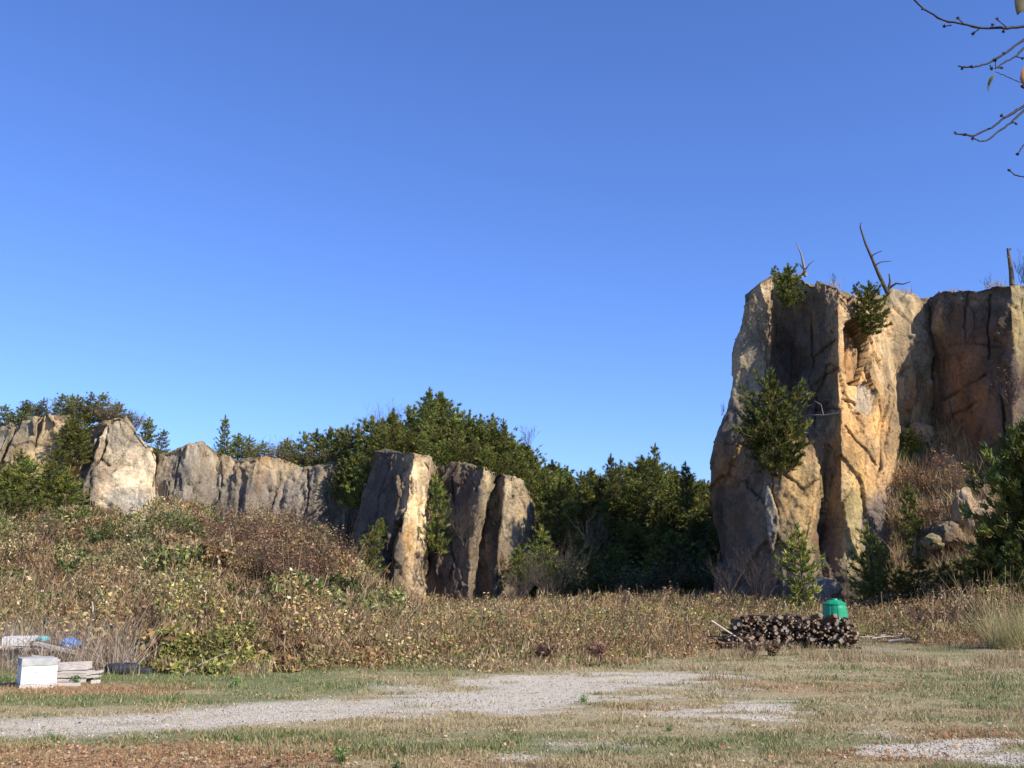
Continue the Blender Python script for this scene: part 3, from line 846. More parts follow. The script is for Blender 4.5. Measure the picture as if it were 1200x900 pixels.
def blade_geo(P, h, w, lean=0.35):
    """a bent blade as one triangle standing at each point"""
    n = len(P)
    ang = RS.uniform(0, 2 * math.pi, n)
    d = np.stack([np.cos(ang), np.sin(ang), np.zeros(n)], 1)
    ang2 = RS.uniform(0, 2 * math.pi, n)
    l = np.stack([np.cos(ang2), np.sin(ang2), np.zeros(n)], 1) * (RS.uniform(0, lean, n) * h)[:, None]
    tip = P + l
    tip[:, 2] += h
    V = np.stack([P - d * w[:, None] * .5, P + d * w[:, None] * .5, tip], 1).reshape(-1, 3)
    return V, np.arange(n * 3).reshape(-1, 3)


def region_points(n, amin, amax, Ymin, Ymax, power=1.0):
    """random ground points in a fan seen from the camera"""
    Y = Ymin + (Ymax - Ymin) * RS.uniform(0, 1, n) ** power
    a = RS.uniform(amin, amax, n)
    X = (a - 600) / 1195.0 * Y
    return X, Y, a


# short grass --------------------------------------------------
def short_grass():
    n = 450000
    # uniform in picture-ish density
    pyv = RS.uniform(748, 935, n)
    pxv = np.where(RS.uniform(0, 1, n) < .78, RS.uniform(-70, 1270, n), RS.uniform(-420, 1620, n))
    v = (450 - pyv) / F
    yy = CP - v * SP
    zz = SP + v * CP
    k = -CZ / zz
    X = (pxv - 600) / F * k
    Y = yy * k
    g, gr, ru = ground_fields(pxv, pyv, X, Y)
    clump = sstep(noise2(X, Y, 2.3, 3, 71), -0.35, 0.45)
    keep = RS.uniform(0, 1, n) < (1 - 0.95 * sstep(g, 0.05, .8)) * (0.3 + 0.7 * clump)
    X, Y, g, gr, ru, clump = X[keep], Y[keep], g[keep], gr[keep], ru[keep], clump[keep]
    n = len(X)
    P = np.stack([X, Y, terrain(X, Y) - 0.004], 1)
    h = RS.uniform(0.015, 0.055, n) * (0.45 + 0.9 * clump) * (1 + 0.5 * gr)
    w = 0.0045 + 0.00045 * Y + RS.uniform(0, 0.004, n)
    V, Fa = blade_geo(P, h, w, 1.1)
    c = palette(n, [(0.4, 0.31, 0.165), (0.5, 0.4, 0.23), (0.3, 0.23, 0.115)])
    gi = RS.uniform(0, 1, n) < gr * 0.72
    c[gi] = palette(gi.sum(), [(0.13, 0.18, 0.05), (0.2, 0.23, 0.075), (0.09, 0.14, 0.04)])
    ri = RS.uniform(0, 1, n) < ru * 0.7
    c[ri] = palette(ri.sum(), [(0.4, 0.22, 0.11), (0.46, 0.3, 0.16), (0.3, 0.16, 0.08)])
    o = link('grass', np_mesh('grass', V, Fa, M['leaf'], fcol=c))
    tag(o, 'short dry and green grass covering the ground around the gravel track', 'grass', kind='stuff')


short_grass()


def litter():
    n = 26000
    pyv = RS.uniform(765, 930, n)
    pxv = RS.uniform(-70, 1270, n)
    v = (450 - pyv) / F
    k = -CZ / (SP + v * CP)
    X = (pxv - 600) / F * k
    Y = (CP - v * SP) * k
    g, gr, ru = ground_fields(pxv, pyv, X, Y)
    keep = RS.uniform(0, 1, n) < (0.12 + 0.8 * ru) * (1 - 0.75 * g)
    X, Y = X[keep], Y[keep]
    n = len(X)
    P = np.stack([X, Y, terrain(X, Y) + RS.uniform(0.01, 0.05, n)], 1)
    V, Fa = leaf_geo(P, RS.uniform(0.012, 0.032, n), 1.2, 0.6)
    c = palette(n, [(0.38, 0.2, 0.09), (0.46, 0.3, 0.16), (0.27, 0.14, 0.07), (0.5, 0.42, 0.27), (0.4, 0.13, 0.06)], [4, 4, 3, 3, .6])
    o = link('leaf_litter', np_mesh('leaf_litter', V, Fa, M['leaf'], fcol=c))
    tag(o, 'fallen russet leaves lying over the dry grass', 'fallen leaves', kind='stuff')


litter()


def pebbles():
    n = 60000
    pyv = RS.uniform(780, 930, n)
    pxv = RS.uniform(-70, 1270, n)
    v = (450 - pyv) / F
    k = -CZ / (SP + v * CP)
    X = (pxv - 600) / F * k
    Y = (CP - v * SP) * k
    g, gr, ru = ground_fields(pxv, pyv, X, Y)
    keep = RS.uniform(0, 1, n) < g * 0.62
    X, Y = X[keep], Y[keep]
    n = len(X)
    P = np.stack([X, Y, terrain(X, Y) + 0.003], 1)
    s = 0.005 + 0.014 * RS.uniform(0, 1, n) ** 3 + 0.0002 * Y
    oct_ = np.array([[1, 0, 0], [0, 1, 0], [-1, 0, 0], [0, -1, 0], [0, 0, .7], [0, 0, -.7]], float)
    ang = RS.uniform(0, 6.28, n)
    ca, sa = np.cos(ang), np.sin(ang)
    sc = RS.uniform(0.6, 1.3, (n, 6, 1))
    O = oct_[None] * sc * s[:, None, None]
    V = np.stack([O[..., 0] * ca[:, None] - O[..., 1] * sa[:, None], O[..., 0] * sa[:, None] + O[..., 1] * ca[:, None], O[..., 2]], -1) + P[:, None]
    tri = np.array([[0, 1, 4], [1, 2, 4], [2, 3, 4], [3, 0, 4], [1, 0, 5], [2, 1, 5], [3, 2, 5], [0, 3, 5]])
    Fa = (tri[None] + (np.arange(n) * 6)[:, None, None]).reshape(-1, 3)
    c = palette(n, [(0.55, 0.49, 0.4), (0.42, 0.37, 0.29), (0.62, 0.56, 0.46), (0.3, 0.26, 0.2)], [4, 3, 2, 1], .15)
    c = np.repeat(c, 8, 0)
    o = link('gravel', np_mesh('gravel', V.reshape(-1, 3), Fa, M['leaf'], fcol=c))
    tag(o, 'pale grey gravel scattered along the worn track', 'gravel', kind='stuff')


pebbles()

TANL = [(0.36, 0.31, 0.11), (0.5, 0.42, 0.18), (0.28, 0.24, 0.08), (0.22, 0.2, 0.06), (0.62, 0.52, 0.3), (0.25, 0.24, 0.07)]
BRL = [(0.26, 0.155, 0.055), (0.33, 0.21, 0.08), (0.18, 0.115, 0.04), (0.4, 0.28, 0.12)]
GRL = [(0.1, 0.14, 0.035), (0.15, 0.18, 0.05), (0.065, 0.1, 0.03), (0.22, 0.23, 0.07)]
YGL = [(0.24, 0.26, 0.06), (0.16, 0.2, 0.05), (0.38, 0.34, 0.1), (0.1, 0.14, 0.035)]


def domes(X, Y, cell, seed, stretch=1.0):
    q = np.stack([X / cell, Y / cell * stretch, np.zeros_like(X) + .5], -1)
    q[..., :2] += 0.25 * np.stack([noise2(X, Y, 1.2 / cell, 2, seed + 1), noise2(X, Y, 1.2 / cell, 2, seed + 2)], -1)
    f = np.floor(q).astype(np.int64)
    best = np.full(len(X), 9.0)
    rnd = np.zeros((len(X), 3))
    for a in (-1, 0, 1):
        for b in (-1, 0, 1):
            i, j = f[:, 0] + a, f[:, 1] + b
            z0 = np.zeros_like(i)
            dx = i + hsh(i, j, z0, seed) - q[:, 0]
            dy = j + hsh(i, j, z0, seed + 1) - q[:, 1]
            d = np.hypot(dx, dy)
            m = d < best
            best = np.where(m, d, best)
            rr = np.stack([hsh(i, j, z0, seed + k) for k in (5, 6, 7)], -1)
            rnd = np.where(m[:, None], rr, rnd)
    return np.clip(1 - best ** 2 * 1.25, 0, 1) ** .6, rnd


def thicket(name, label, cat, n, amin, amax, Ymin, Ymax, hfun, cell, size, colfun, power=1.0, stems=0.15, seed=1, deep=.22, sizefun=None):
    X, Y, a = region_points(n, amin, amax, Ymin, Ymax, power)
    dm, rnd = domes(X, Y, cell, seed)
    dm2, rnd2 = domes(X, Y, cell * .37, seed + 50)
    h = hfun(X, Y, a) * (0.08 + dm * (0.15 + 1.3 * rnd[:, 0] ** 1.5) + .45 * dm2 * rnd2[:, 0])
    keep = (h > 0.05) & (RS.uniform(0, 1, n) < .35 + 1.1 * dm)
    X, Y, a, h, rnd, dm, rnd2 = X[keep], Y[keep], a[keep], h[keep], rnd[keep], dm[keep], rnd2[keep]
    n = len(X)
    tz_ = terrain(X, Y)
    f = RS.uniform(0, 1, n) ** deep
    szm = sizefun(X, Y, a) if sizefun else 1.0
    P = np.stack([X, Y, tz_ + h * f + RS.normal(0, .04, n)], 1)
    s_ = RS.uniform(0.45, 1.3, n) * size * (0.6 + Y / 70.0) * (0.6 + .85 * rnd[:, 2]) * szm
    c = colfun(X, Y, a, n, rnd, rnd2) * (0.62 + .75 * rnd2[:, 1:2]) * (.8 + .4 * rnd[:, :1])
    V, Fa = leaf_geo(P, s_, 0.15, 0.55)
    tw = (RS.uniform(0, 1, n) < .07 + .6 * (rnd2[:, 2] > .87))
    k = np.where(tw)[0]
    dr = rnd_unit(len(k)) * .55 + np.array([0, 0, .8])
    dr /= np.linalg.norm(dr, axis=1, keepdims=True)
    sd_ = np.cross(dr, rnd_unit(len(k)))
    sd_ /= np.linalg.norm(sd_, axis=1, keepdims=True) + 1e-9
    ll = (s_[k] * RS.uniform(1.5, 4.0, len(k)))[:, None]
    ww = (.007 + .00035 * Y[k])[:, None]
    Vq = V.reshape(-1, 4, 3)
    Vq[k] = np.stack([P[k] - dr * ll, P[k] + sd_ * ww, P[k] + dr * ll, P[k] - sd_ * ww], 1)
    V = Vq.reshape(-1, 3)
    c[k] = palette(len(k), [(0.26, 0.17, 0.07), (0.36, 0.26, 0.13), (0.19, 0.125, 0.055), (0.46, 0.37, 0.21)])
    m = RS.uniform(0, 1, n) < stems
    PS = np.stack([X[m], Y[m], tz_[m]], 1)
    hs = h[m] * RS.uniform(0.6, 1.35, m.sum()) + .08
    Vb, Fb = blade_geo(PS, hs, np.full(m.sum(), 0.008) + Y[m] * 0.0005, 0.9)
    cb = palette(m.sum(), [(0.22, 0.13, 0.06), (0.36, 0.26, 0.14), (0.28, 0.19, 0.1), (0.46, 0.37, 0.22)])
    q = np.concatenate([Fb, Fb[:, 2:3]], 1) + len(V)
    V2 = np.concatenate([V, Vb], 0)
    tips = Vb[Fb[:, 2]] + np.array([0.006, 0, -0.01])
    q[:, 3] = np.arange(len(tips)) + len(V2)
    V2 = np.concatenate([V2, tips], 0)
    o = link(name, np_mesh(name, V2, np.concatenate([Fa, q], 0), M['leaf'], fcol=np.concatenate([c, cb], 0)))
    tag(o, label, cat, kind='stuff')
    return o


def pick(c, cond, cols, var=.25):
    k = cond
    c[k] = palette(int(k.sum()), cols, None, var)
    return c


def U(n):
    return RS.uniform(0, 1, n)


def bankcol(X, Y, a, n, r1, r2):
    g = noise2(X, Y, 0.13, 3, 301)
    c = palette(n, TANL)
    brn = (r1[:, 1] + 0.5 * np.exp(-((a - 320) / 90) ** 2) * (Y > 33) > .74)
    c = pick(c, brn & (U(n) < .65), BRL + [(0.33, 0.2, 0.12)])
    grn = (r1[:, 2] + g * .6 > .48) & ~brn
    c = pick(c, grn & (U(n) < .85), GRL)
    c = pick(c, U(n) < .12, GRL + [(0.55, 0.47, 0.3)])
    return c


def bankh(X, Y, a):
    return 1.35 * interp(a, [-600, 300, 430, 520, 900], [1.1, 1.15, 0.8, 0.5, 0.4]) * sstep(Y, 23, 31) * (1 - .35 * np.exp(-((Y - 33) / 3) ** 2))


thicket('bramble_thicket', 'brown and tan brambles covering the rising bank below the left cliffs', 'brambles', 370000, -330, 475, 24, 66, bankh, 2.9, 0.066, bankcol, stems=.06, seed=500, power=.85)


def fronth(X, Y, a):
    h = 1.05 * interp(a, [-300, 0, 60, 330, 420, 520], [1.3, 1.3, 1.15, 1.0, 0.6, 0.35])
    edge = interp(a, [-300, 0, 60, 150, 210, 330, 420, 520], [19.0, 19.0, 18.9, 18.6, 17.7, 17.9, 18.8, 20])
    e = Y + 0.9 * noise2(X, Y, 0.9, 3, 3) - edge
    return h * sstep(e, 0, 2.2) * (1 - .6 * sstep(Y, 24, 28))


def frontcol(X, Y, a, n, r1, r2):
    yg = np.exp(-((a + 14 * noise2(X, Y, .8, 3, 77) * 3 - 250) / 90) ** 2) * sstep(24.5 - Y, 0, 6) * .8
    c = palette(n, TANL + [(0.34, 0.22, 0.11)])
    c = pick(c, U(n) < .25, BRL + GRL[:2])
    c = pick(c, (r1[:, 1] > .6) & (U(n) < .6), BRL)
    c = pick(c, (r1[:, 2] < .4 + .7 * yg) & (U(n) < yg * 1.3), YGL + [(0.42, 0.4, .1), (.3, .33, .07)])
    c = pick(c, (a < 60) & (U(n) < .4), YGL)
    return c


thicket('vine_thicket', 'yellow green vines and dry stalks in front of the bank beside the white boxes', 'vines', 108000, -300, 530, 17, 28.5, fronth, 1.25, 0.05, frontcol, power=1.1, stems=.08, seed=600, sizefun=lambda X, Y, a: 1 + .9 * np.exp(-((a - 245) / 100) ** 2) * sstep(23 - Y, 0, 4))


def weedh(X, Y, a):
    h = 0.62 * interp(a, [430, 560, 830, 1010, 1060, 1200], [1.0, 0.9, 1.0, 0.6, 1.1, 1.6]) * interp(Y, [20, 40, 50], [1, 1, .8])
    edge = interp(a, [430, 520, 620, 740, 820, 860, 1010, 1100, 1300], [18.3, 18.3, 18.2, 19.2, 22.6, 26.5, 27.3, 24.6, 24.0])
    return h * (0.12 + .88 * sstep(Y + 1.6 * noise2(X, Y, 0.6, 3, 4), edge + .3, edge + 3.8)) * sstep(Y + 1.6 * noise2(X, Y, 0.6, 3, 4), edge - .3, edge + .3)


def weedcol(X, Y, a, n, r1, r2):
    b = noise2(X, Y, 0.22, 3, 305) + interp(a, [500, 700, 850], [-.1, .2, .4])
    c = palette(n, [(0.4, 0.31, 0.16), (0.5, 0.41, 0.23), (0.33, 0.23, 0.12), (0.38, 0.33, 0.14)])
    c = pick(c, (r1[:, 1] * .6 + b > .35) & (U(n) < .75), [(0.31, 0.185, 0.075), (0.38, 0.24, 0.1), (0.25, 0.15, 0.06), (0.43, 0.31, 0.15)])
    c = pick(c, (r1[:, 2] > .62) & (U(n) < .65), GRL + YGL[:2] + [(.34, .3, .1)])
    c = pick(c, U(n) < .1, GRL + [(0.58, 0.5, 0.33)])
    return c * np.array([1.05, 1.0, .9])


def tuftf():
    n = 60000
    a = RS.uniform(-60, 1260, n)
    Y = RS.uniform(16.5, 26, n)
    X = (a - 600) / 1195 * Y
    px_, py_ = project(np.stack([X, Y, np.zeros(n)], -1))
    g, gr, ru = ground_fields(px_, py_, X, Y)
    m = (noise2(X, Y, 0.9, 4, 811) + .25 * noise2(X, Y, 3.1, 2, 812) > interp(Y, [16.5, 19, 26], [.42, .2, .05])) & (g < .3)
    X, Y = X[m], Y[m]
    n = len(X)
    P = np.stack([X, Y, terrain(X, Y) - .01], 1)
    V, Fa = blade_geo(P, RS.uniform(.06, .26, n), np.full(n, .014), 1.0)
    c = palette(n, [(0.42, 0.33, 0.18), (0.3, 0.22, 0.11), (0.34, 0.2, 0.1), (0.17, 0.2, 0.07), (.5, .42, .25)])
    o = link('dead_grass_tufts', np_mesh('dead_grass_tufts', V, Fa, M['leaf'], fcol=c))
    tag(o, 'ragged knee high dead grass where the field meets the brush', 'dead grass', kind='stuff')


tuftf()
thicket('dry_weeds', 'russet and straw coloured weeds across the flat ground before the outcrops', 'weeds', 205000, 430, 1500, 17.5, 52, weedh, 1.1, 0.036, weedcol, power=1.15, stems=.13, seed=700)


def slope_weeds():
    P, N, fr = CLIFFPTS['gully_slope']
    i = RS.choice(np.where(fr)[0], 26000)
    B = P[i] + RS.normal(0, 0.12, (len(i), 3)) * [1, 1, 0.3]
    px, py = project(B)
    dens = sstep(fbm(B * 0.5, 3, 7), -0.4, 0.1)
    k = RS.uniform(0, 1, len(i)) < 0.35 + 0.65 * dens
    B = B[k]
    n = len(B)
    h = RS.uniform(0.15, 0.75, n)
    V, Fa = blade_geo(B, h, RS.uniform(0.025, 0.05, n), 0.9)
    c = palette(n, [(0.4, 0.28, 0.15), (0.5, 0.4, 0.24), (0.28, 0.17, 0.09), (0.33, 0.17, 0.09)])
    px, py = project(B)
    g = (((px - 1065) / 22) ** 2 + ((py - 520) / 25) ** 2) < 1
    c[g] = palette(g.sum(), GRL)
    o = link('dry_slope_grass', np_mesh('dry_slope_grass', V, Fa, M['leaf'], fcol=c))
    tag(o, 'dry straw grass and stalks on the steep gully between tower and wall', 'dry grass', kind='stuff')


slope_weeds()


def tall_grass(px, py, n, hh, rad, label, cols):
    c0 = on_ground(px, py)
    ang = RS.uniform(0, 6.28, n)
    r = rad * np.sqrt(RS.uniform(0, 1, n))
    P = np.stack([c0.x + r * np.cos(ang), c0.y + r * np.sin(ang), np.zeros(n)], 1)
    V, Fa = blade_geo(P - np.array([c0.x, c0.y, 0]), RS.uniform(0.25, 1, n) ** 1.3 * hh, np.full(n, 0.014), 0.9)
    o = link('tall_grass_clump', np_mesh('tall_grass_clump', V, Fa, M['leaf'], fcol=palette(n, cols)))
    o.location = (c0.x, c0.y, terrain(c0.x, c0.y) - 0.03)
    tag(o, label, 'grass clump', 'tall grass clumps')


STRAW = [(0.5, 0.42, 0.22), (0.4, 0.33, 0.15), (0.3, 0.27, 0.1)]
tall_grass(1188, 762, 700, 1.45, 0.55, 'tall pale straw grass clump at the right edge beyond the dry field', STRAW)
tall_grass(1150, 752, 350, 0.9, 0.5, 'shorter straw grass clump left of the tall one at the right edge', STRAW)
tall_grass(1016, 748, 160, 0.7, 0.3, 'yellowish grass clump just right of the green bin', [(0.42, 0.36, 0.12), (0.3, 0.3, 0.09)])
tall_grass(6, 800, 90, 0.38, 0.2, 'green grass clump at the left edge beside the nearest white box', [(0.1, 0.15, 0.045), (0.17, 0.2, 0.08)])


# ---------------------------------------------------------------- tubes, trees
def tube_geo(pts, rad, sides=5):
    pts = np.array([tuple(p) for p in pts], float)
    n = len(pts)
    rad = np.array(rad, float)
    V, Fa = [], []
    up = np.array([0.3, 0.9, 0.2])
    for i in range(n):
        d = pts[min(i + 1, n - 1)] - pts[max(i - 1, 0)]
        d /= np.linalg.norm(d) + 1e-9
        a = np.cross(d, up)
        a /= np.linalg.norm(a) + 1e-9
        b = np.cross(d, a)
        for k in range(sides):
            t = 2 * math.pi * k / sides
            V.append(pts[i] + (a * math.cos(t) + b * math.sin(t)) * rad[i])
    for i in range(n - 1):
        for k in range(sides):
            k2 = (k + 1) % sides
            Fa.append((i * sides + k, i * sides + k2, (i + 1) * sides + k2, (i + 1) * sides + k))
    return V, Fa


class MB:
    def __init__(self):
        self.V, self.F = [], []

    def add(self, V, Fa):
        o = len(self.V)
        self.V += [tuple(v) for v in V]
        self.F += [tuple(i + o for i in f) for f in Fa]

    def tube(self, pts, rad, sides=5):
        self.add(*tube_geo(pts, rad, sides))

    def box(self, cx, cy, cz, sx_, sy_, sz_, rz=0, tilt=0, jit=0.0):
        c, s = math.cos(rz), math.sin(rz)
        ct, st = math.cos(tilt), math.sin(tilt)
        V = []
        for k in (-1, 1):
            for (i, j) in ((-1, -1), (1, -1), (1, 1), (-1, 1)):
                x, y, z = i * sx_ / 2, j * sy_ / 2, k * sz_ / 2
                x, z = x * ct - z * st, x * st + z * ct
                x += random.uniform(-jit, jit)
                z += random.uniform(-jit, jit)
                V.append((cx + x * c - y * s, cy + x * s + y * c, cz + z))
        self.add(V, [(3, 2, 1, 0), (4, 5, 6, 7), (0, 1, 5, 4), (1, 2, 6, 5), (2, 3, 7, 6), (3, 0, 4, 7)])

    def build(self, name, mat, parent=None, bevel=0.0, smooth=False):
        me = bpy.data.meshes.new(name)
        me.from_pydata(self.V, [], self.F)
        me.update()
        me.materials.append(mat)
        if smooth:
            me.polygons.foreach_set('use_smooth', [True] * len(me.polygons))
        o = link(name, me, parent)
        if bevel:
            m = o.modifiers.new('bevel', 'BEVEL')
            m.width = bevel
            m.segments = 2
            m.limit_method = 'ANGLE'
        return o


def pine_meshes(seed, H=3.0, rad=1.0, dens=1.0, dark=1.0, crownbase=0.08, ragged=0.3, rounded=False):
    rs = np.random.RandomState(seed)
    tb = MB()
    lean = rs.uniform(-.06, .06, 2) * H
    zs = np.linspace(0, H, 7)
    pts = [(lean[0] * (z / H) ** 2, lean[1] * (z / H) ** 2, z) for z in zs]
    tb.tube(pts, [0.028 * H * (1 - 0.93 * z / H) ** 1.0 * .6 + 0.005 for z in zs], 6)
    CP_, D_, S_ = [], [], []
    z = H * crownbase
    while z < H * 0.97:
        t = z / H
        prof = (1 - t) ** 0.6 * (0.8 + 0.3 * min(1, t * 4))
        if rounded:
            prof = max(.2, 1 - abs(2 * t - .75) ** 2.4 * .62)
        nb = rs.randint(5, 8)
        a0 = rs.uniform(0, 6.28)
        for k in range(nb):
            an = a0 + 6.283 * k / nb + rs.uniform(-.35, .35)
            L = rad * prof * rs.uniform(1 - ragged * 1.8, 1.12) + 0.08
            rise = rs.uniform(0.3, 1.25) * L * (0.35 + 0.9 * t)
            d = np.array([math.cos(an), math.sin(an), 0])
            p0 = np.array([lean[0] * t * t, lean[1] * t * t, min(H * .96, z + rs.uniform(-.16, .16))])
            p1 = p0 + d * L * 0.6 + [0, 0, rise * 0.25]
            p2 = p0 + d * L + [0, 0, rise]
            tb.tube([p0, p1, p2], [0.012 + .012 * L, 0.008 + .006 * L, 0.004], 3)
            ncl = max(3, int(L * 8 * dens))
            for c in range(ncl):
                s = 0.22 + 0.8 * (c + rs.uniform(0, 1)) / ncl
                q = p0 + (p1 - p0) * min(1, s / .6) if s < .6 else p1 + (p2 - p1) * (s - .6) / .4
                side = np.cross(d, [0, 0, 1]) * rs.uniform(-.32, .32) * L * (1.1 - abs(s - .5))
                CP_.append(q + side + [0, 0, rs.uniform(-.02, .08)])
                dd = d * (0.7) + side / (L + .01) * 1.2 + [0, 0, 0.55 + 0.4 * t]
                D_.append(dd / np.linalg.norm(dd))
                S_.append(s)
        z += rs.uniform(0.07, 0.11) * H / max(1.0, H / 3.0) ** .5
    # leader shoots
    for k in range(9):
        CP_.append(np.array([lean[0], lean[1], H * (0.93 + 0.02 * k)]))
        D_.append(np.array([0, 0, 1.0]))
        S_.append(1.0)
    CPn, Dn, Sn = np.array(CP_), np.array(D_), np.array(S_)
    m = 15
    n = len(CPn) * m
    base = np.repeat(CPn, m, 0) + rs.normal(0, 0.03, (n, 3))
    dr = np.repeat(Dn, m, 0) + rs.normal(0, 0.42, (n, 3))
    dr /= np.linalg.norm(dr, axis=1, keepdims=True)
    ln = rs.uniform(0.11, 0.23, n)
    sd = np.cross(dr, rs.normal(size=(n, 3)))
    sd /= np.linalg.norm(sd, axis=1, keepdims=True)
    w = rs.uniform(0.014, 0.028, n)
    V = np.stack([base - sd * w[:, None], base + sd * w[:, None], base + dr * ln[:, None]], 1).reshape(-1, 3)
    Fa = np.arange(n * 3).reshape(-1, 3)
    cc = np.array([(0.1, 0.13, 0.03), (0.155, 0.175, 0.036), (0.06, 0.09, 0.026), (0.23, 0.22, 0.05)])
    ci = rs.choice(4, len(CPn), p=[.35, .3, .2, .15])
    c = np.repeat(cc[ci] * dark * np.array([1.08, 1.0, .85]) * rs.uniform(.8, 1.2, (len(CPn), 1)), m, 0) * rs.uniform(.8, 1.25, (n, 1))
    br = rs.uniform(0, 1, n) < 0.03
    c[br] = (0.25, 0.16, 0.07)
    tm = bpy.data.meshes.new('pine_trunk')
    tm.from_pydata(tb.V, [], tb.F)
    tm.materials.append(M['bark'])
    cm = np_mesh('pine_crown', V, Fa, M['needle'], fcol=c)
    return tm, cm


PINES = [pine_meshes(100, 3.0, 0.95, 1.15, 1.0), pine_meshes(101, 3.4, 0.9, 1.0, .95), pine_meshes(102, 2.6, 1.05, 1.2, 1.1), pine_meshes(103, 3.8, 1.1, 1.0, .9),
         pine_meshes(104, 3.0, 1.15, 1.1, 1.05, .02), pine_meshes(105, 3.4, 0.8, .9, 1.0, .1, .45),
         pine_meshes(106, 3.0, 1.05, 2.4, .72, .01, .3), pine_meshes(107, 3.2, 1.0, 1.3, 1.15, .03, .4), pine_meshes(108, 2.8, 1.1, 1.2, .85, .03, .5),
         pine_meshes(109, 3.0, 1.15, 1.9, .75, 0.0, .45, True), pine_meshes(110, 3.0, 1.0, 1.1, 1.1, 0.0, .5, True), pine_meshes(111, 3.0, .85, 1.0, 1.7, .02, .5, True)]
PH = [3.0, 3.4, 2.6, 3.8, 3.0, 3.4, 3.0, 3.2, 2.8, 3.0, 3.0, 3.0]


def make_pine(kind):
    t = empty('pine_tree')
    tm, cm = PINES[kind]
    link('trunk', tm, t)
    link('crown', cm, t)
    return t


def bare_meshes(seed, H=1.6, n0=7, spread=0.6, depth=3, r0=0.012, up=0.5):
    rs = random.Random(seed)
    b = MB()

    def grow(p, d, L, r, k):
        pts, rr = [p], [r]
        q = Vector(p)
        dd = Vector(d)
        for i in range(3):
            dd = (dd + Vector((rs.uniform(-.25, .25), rs.uniform(-.25, .25), rs.uniform(-.05, .2)))).normalized()
            q = q + dd * L / 3
            pts.append(q.copy())
            rr.append(r * (1 - 0.22 * (i + 1)))
        b.tube(pts, rr, 3)
        if k > 0:
            for i in range(rs.randint(3, 4)):
                j = rs.randint(1, 3)
                nd_ = (dd + Vector((rs.uniform(-.9, .9), rs.uniform(-.9, .9), rs.uniform(-.1, .6)))).normalized()
                grow(pts[j], nd_, L * rs.uniform(.45, .7), r * 0.55, k - 1)
    for i in range(n0):
        a = rs.uniform(0, 6.28)
        d = Vector((math.cos(a) * spread, math.sin(a) * spread, up + rs.uniform(0.2, .7))).normalized()
        grow(Vector((rs.uniform(-.08, .08), rs.uniform(-.08, .08), 0)), d, H * rs.uniform(.45, .7), r0, depth)
    me = bpy.data.meshes.new('bare_stems')
    me.from_pydata(b.V, [], b.F)
    return me


def bare_shrub(px, py, Y, h, label, seed, mat='twig', z=None, group=None, name='bare_shrub', leaves=0, leafcols=None, n0=9, spread=.6):
    loc = at(px, py, Y)
    if z is not None:
        loc.z = z
    me = bare_meshes(seed, h, n0, spread, 3, 0.008 + 0.006 * h)
    me.materials.append(M[mat])
    if leaves:
        t = empty(name, loc)
        link('stems', me, t)
        co = np.empty(len(me.vertices) * 3)
        me.vertices.foreach_get('co', co)
        co = co.reshape(-1, 3)
        i = RS.choice(len(co), leaves)
        P = co[i] + RS.normal(0, 0.04 * h, (leaves, 3))
        V, Fa = leaf_geo(P, RS.uniform(.035, .07, leaves), .3, .6)
        link('leaves', np_mesh('leaves', V, Fa, M['leaf'], fcol=palette(leaves, leafcols)), t)
        o = t
    else:
        o = link(name, me)
        o.location = loc
    tag(o, label, 'shrub', group)
    return o


PROTO = {}


def pine(loc, h, kind, label, group=None, wide=1.0, rz=None):
    if kind not in PROTO:
        PROTO[kind] = make_pine(kind)
        o = PROTO[kind]
    else:
        o = copy_tree(PROTO[kind])
    s = h / PH[kind]
    o.location = loc
    o.scale = (s * wide, s * wide, s)
    o.rotation_euler = (random.uniform(-.05, .05), random.uniform(-.05, .05), random.uniform(0, 6.28) if rz is None else rz)
    for k in ('group',):
        if k in o:
            del o[k]
    tag(o, label, 'pine tree', group)
    return o


def tz(px, Y):
    X = (px - 600) / 1195.0 * Y
    return X, float(terrain(X, Y))


# --- pines on the wooded hill (between the outcrop and the tower)
HG = 'young pines massed on the wooded hill between the rocks'
HL = 'young green pine among the dense stand on the hill behind the middle outcrop'
HR = 'young pine in the dense stand on the slope left of the tall rock tower'
cnt = 0
Yc = 53.5
while Yc < 82:
    a = 628 + random.uniform(0, 30) if Yc < 62 else 432 + random.uniform(0, 25)
    while a < 850:
        Y = Yc + random.uniform(-.8, .8)
        if a < 640 and Y < 63:
            a += 20
            continue
        X, z = tz(a, Y)
        hgt = random.uniform(1.9, 4.1) if Y > 62 else random.uniform(2.0, 3.2)
        if a > 800 and Y < 56:
            hgt *= 0.8
        lim = interp(a, [430, 480, 515, 560, 600, 640, 680, 715, 765, 800, 840], [500, 482, 472, 490, 520, 545, 562, 558, 545, 560, 575])
        top = project(np.array([[X, Y, z + hgt]]))[1][0]
        if top < lim - 12:
            hgt = max(1.2, hgt - (lim - top) / 1170 * Y * random.uniform(.6, 1.1))
        pine((X, Y, z - 0.05), hgt, random.choice([0, 1, 3, 5, 7, 8, 1, 5, 10, 10, 9]), HR if a > 640 else HL, HG, random.uniform(1.0, 1.6))
        cnt += 1
        a += 1195.0 / Y * random.uniform(1.35, 2.1)
    Yc += 1.75 if Yc < 66 else 2.1
print('hill pines', cnt)

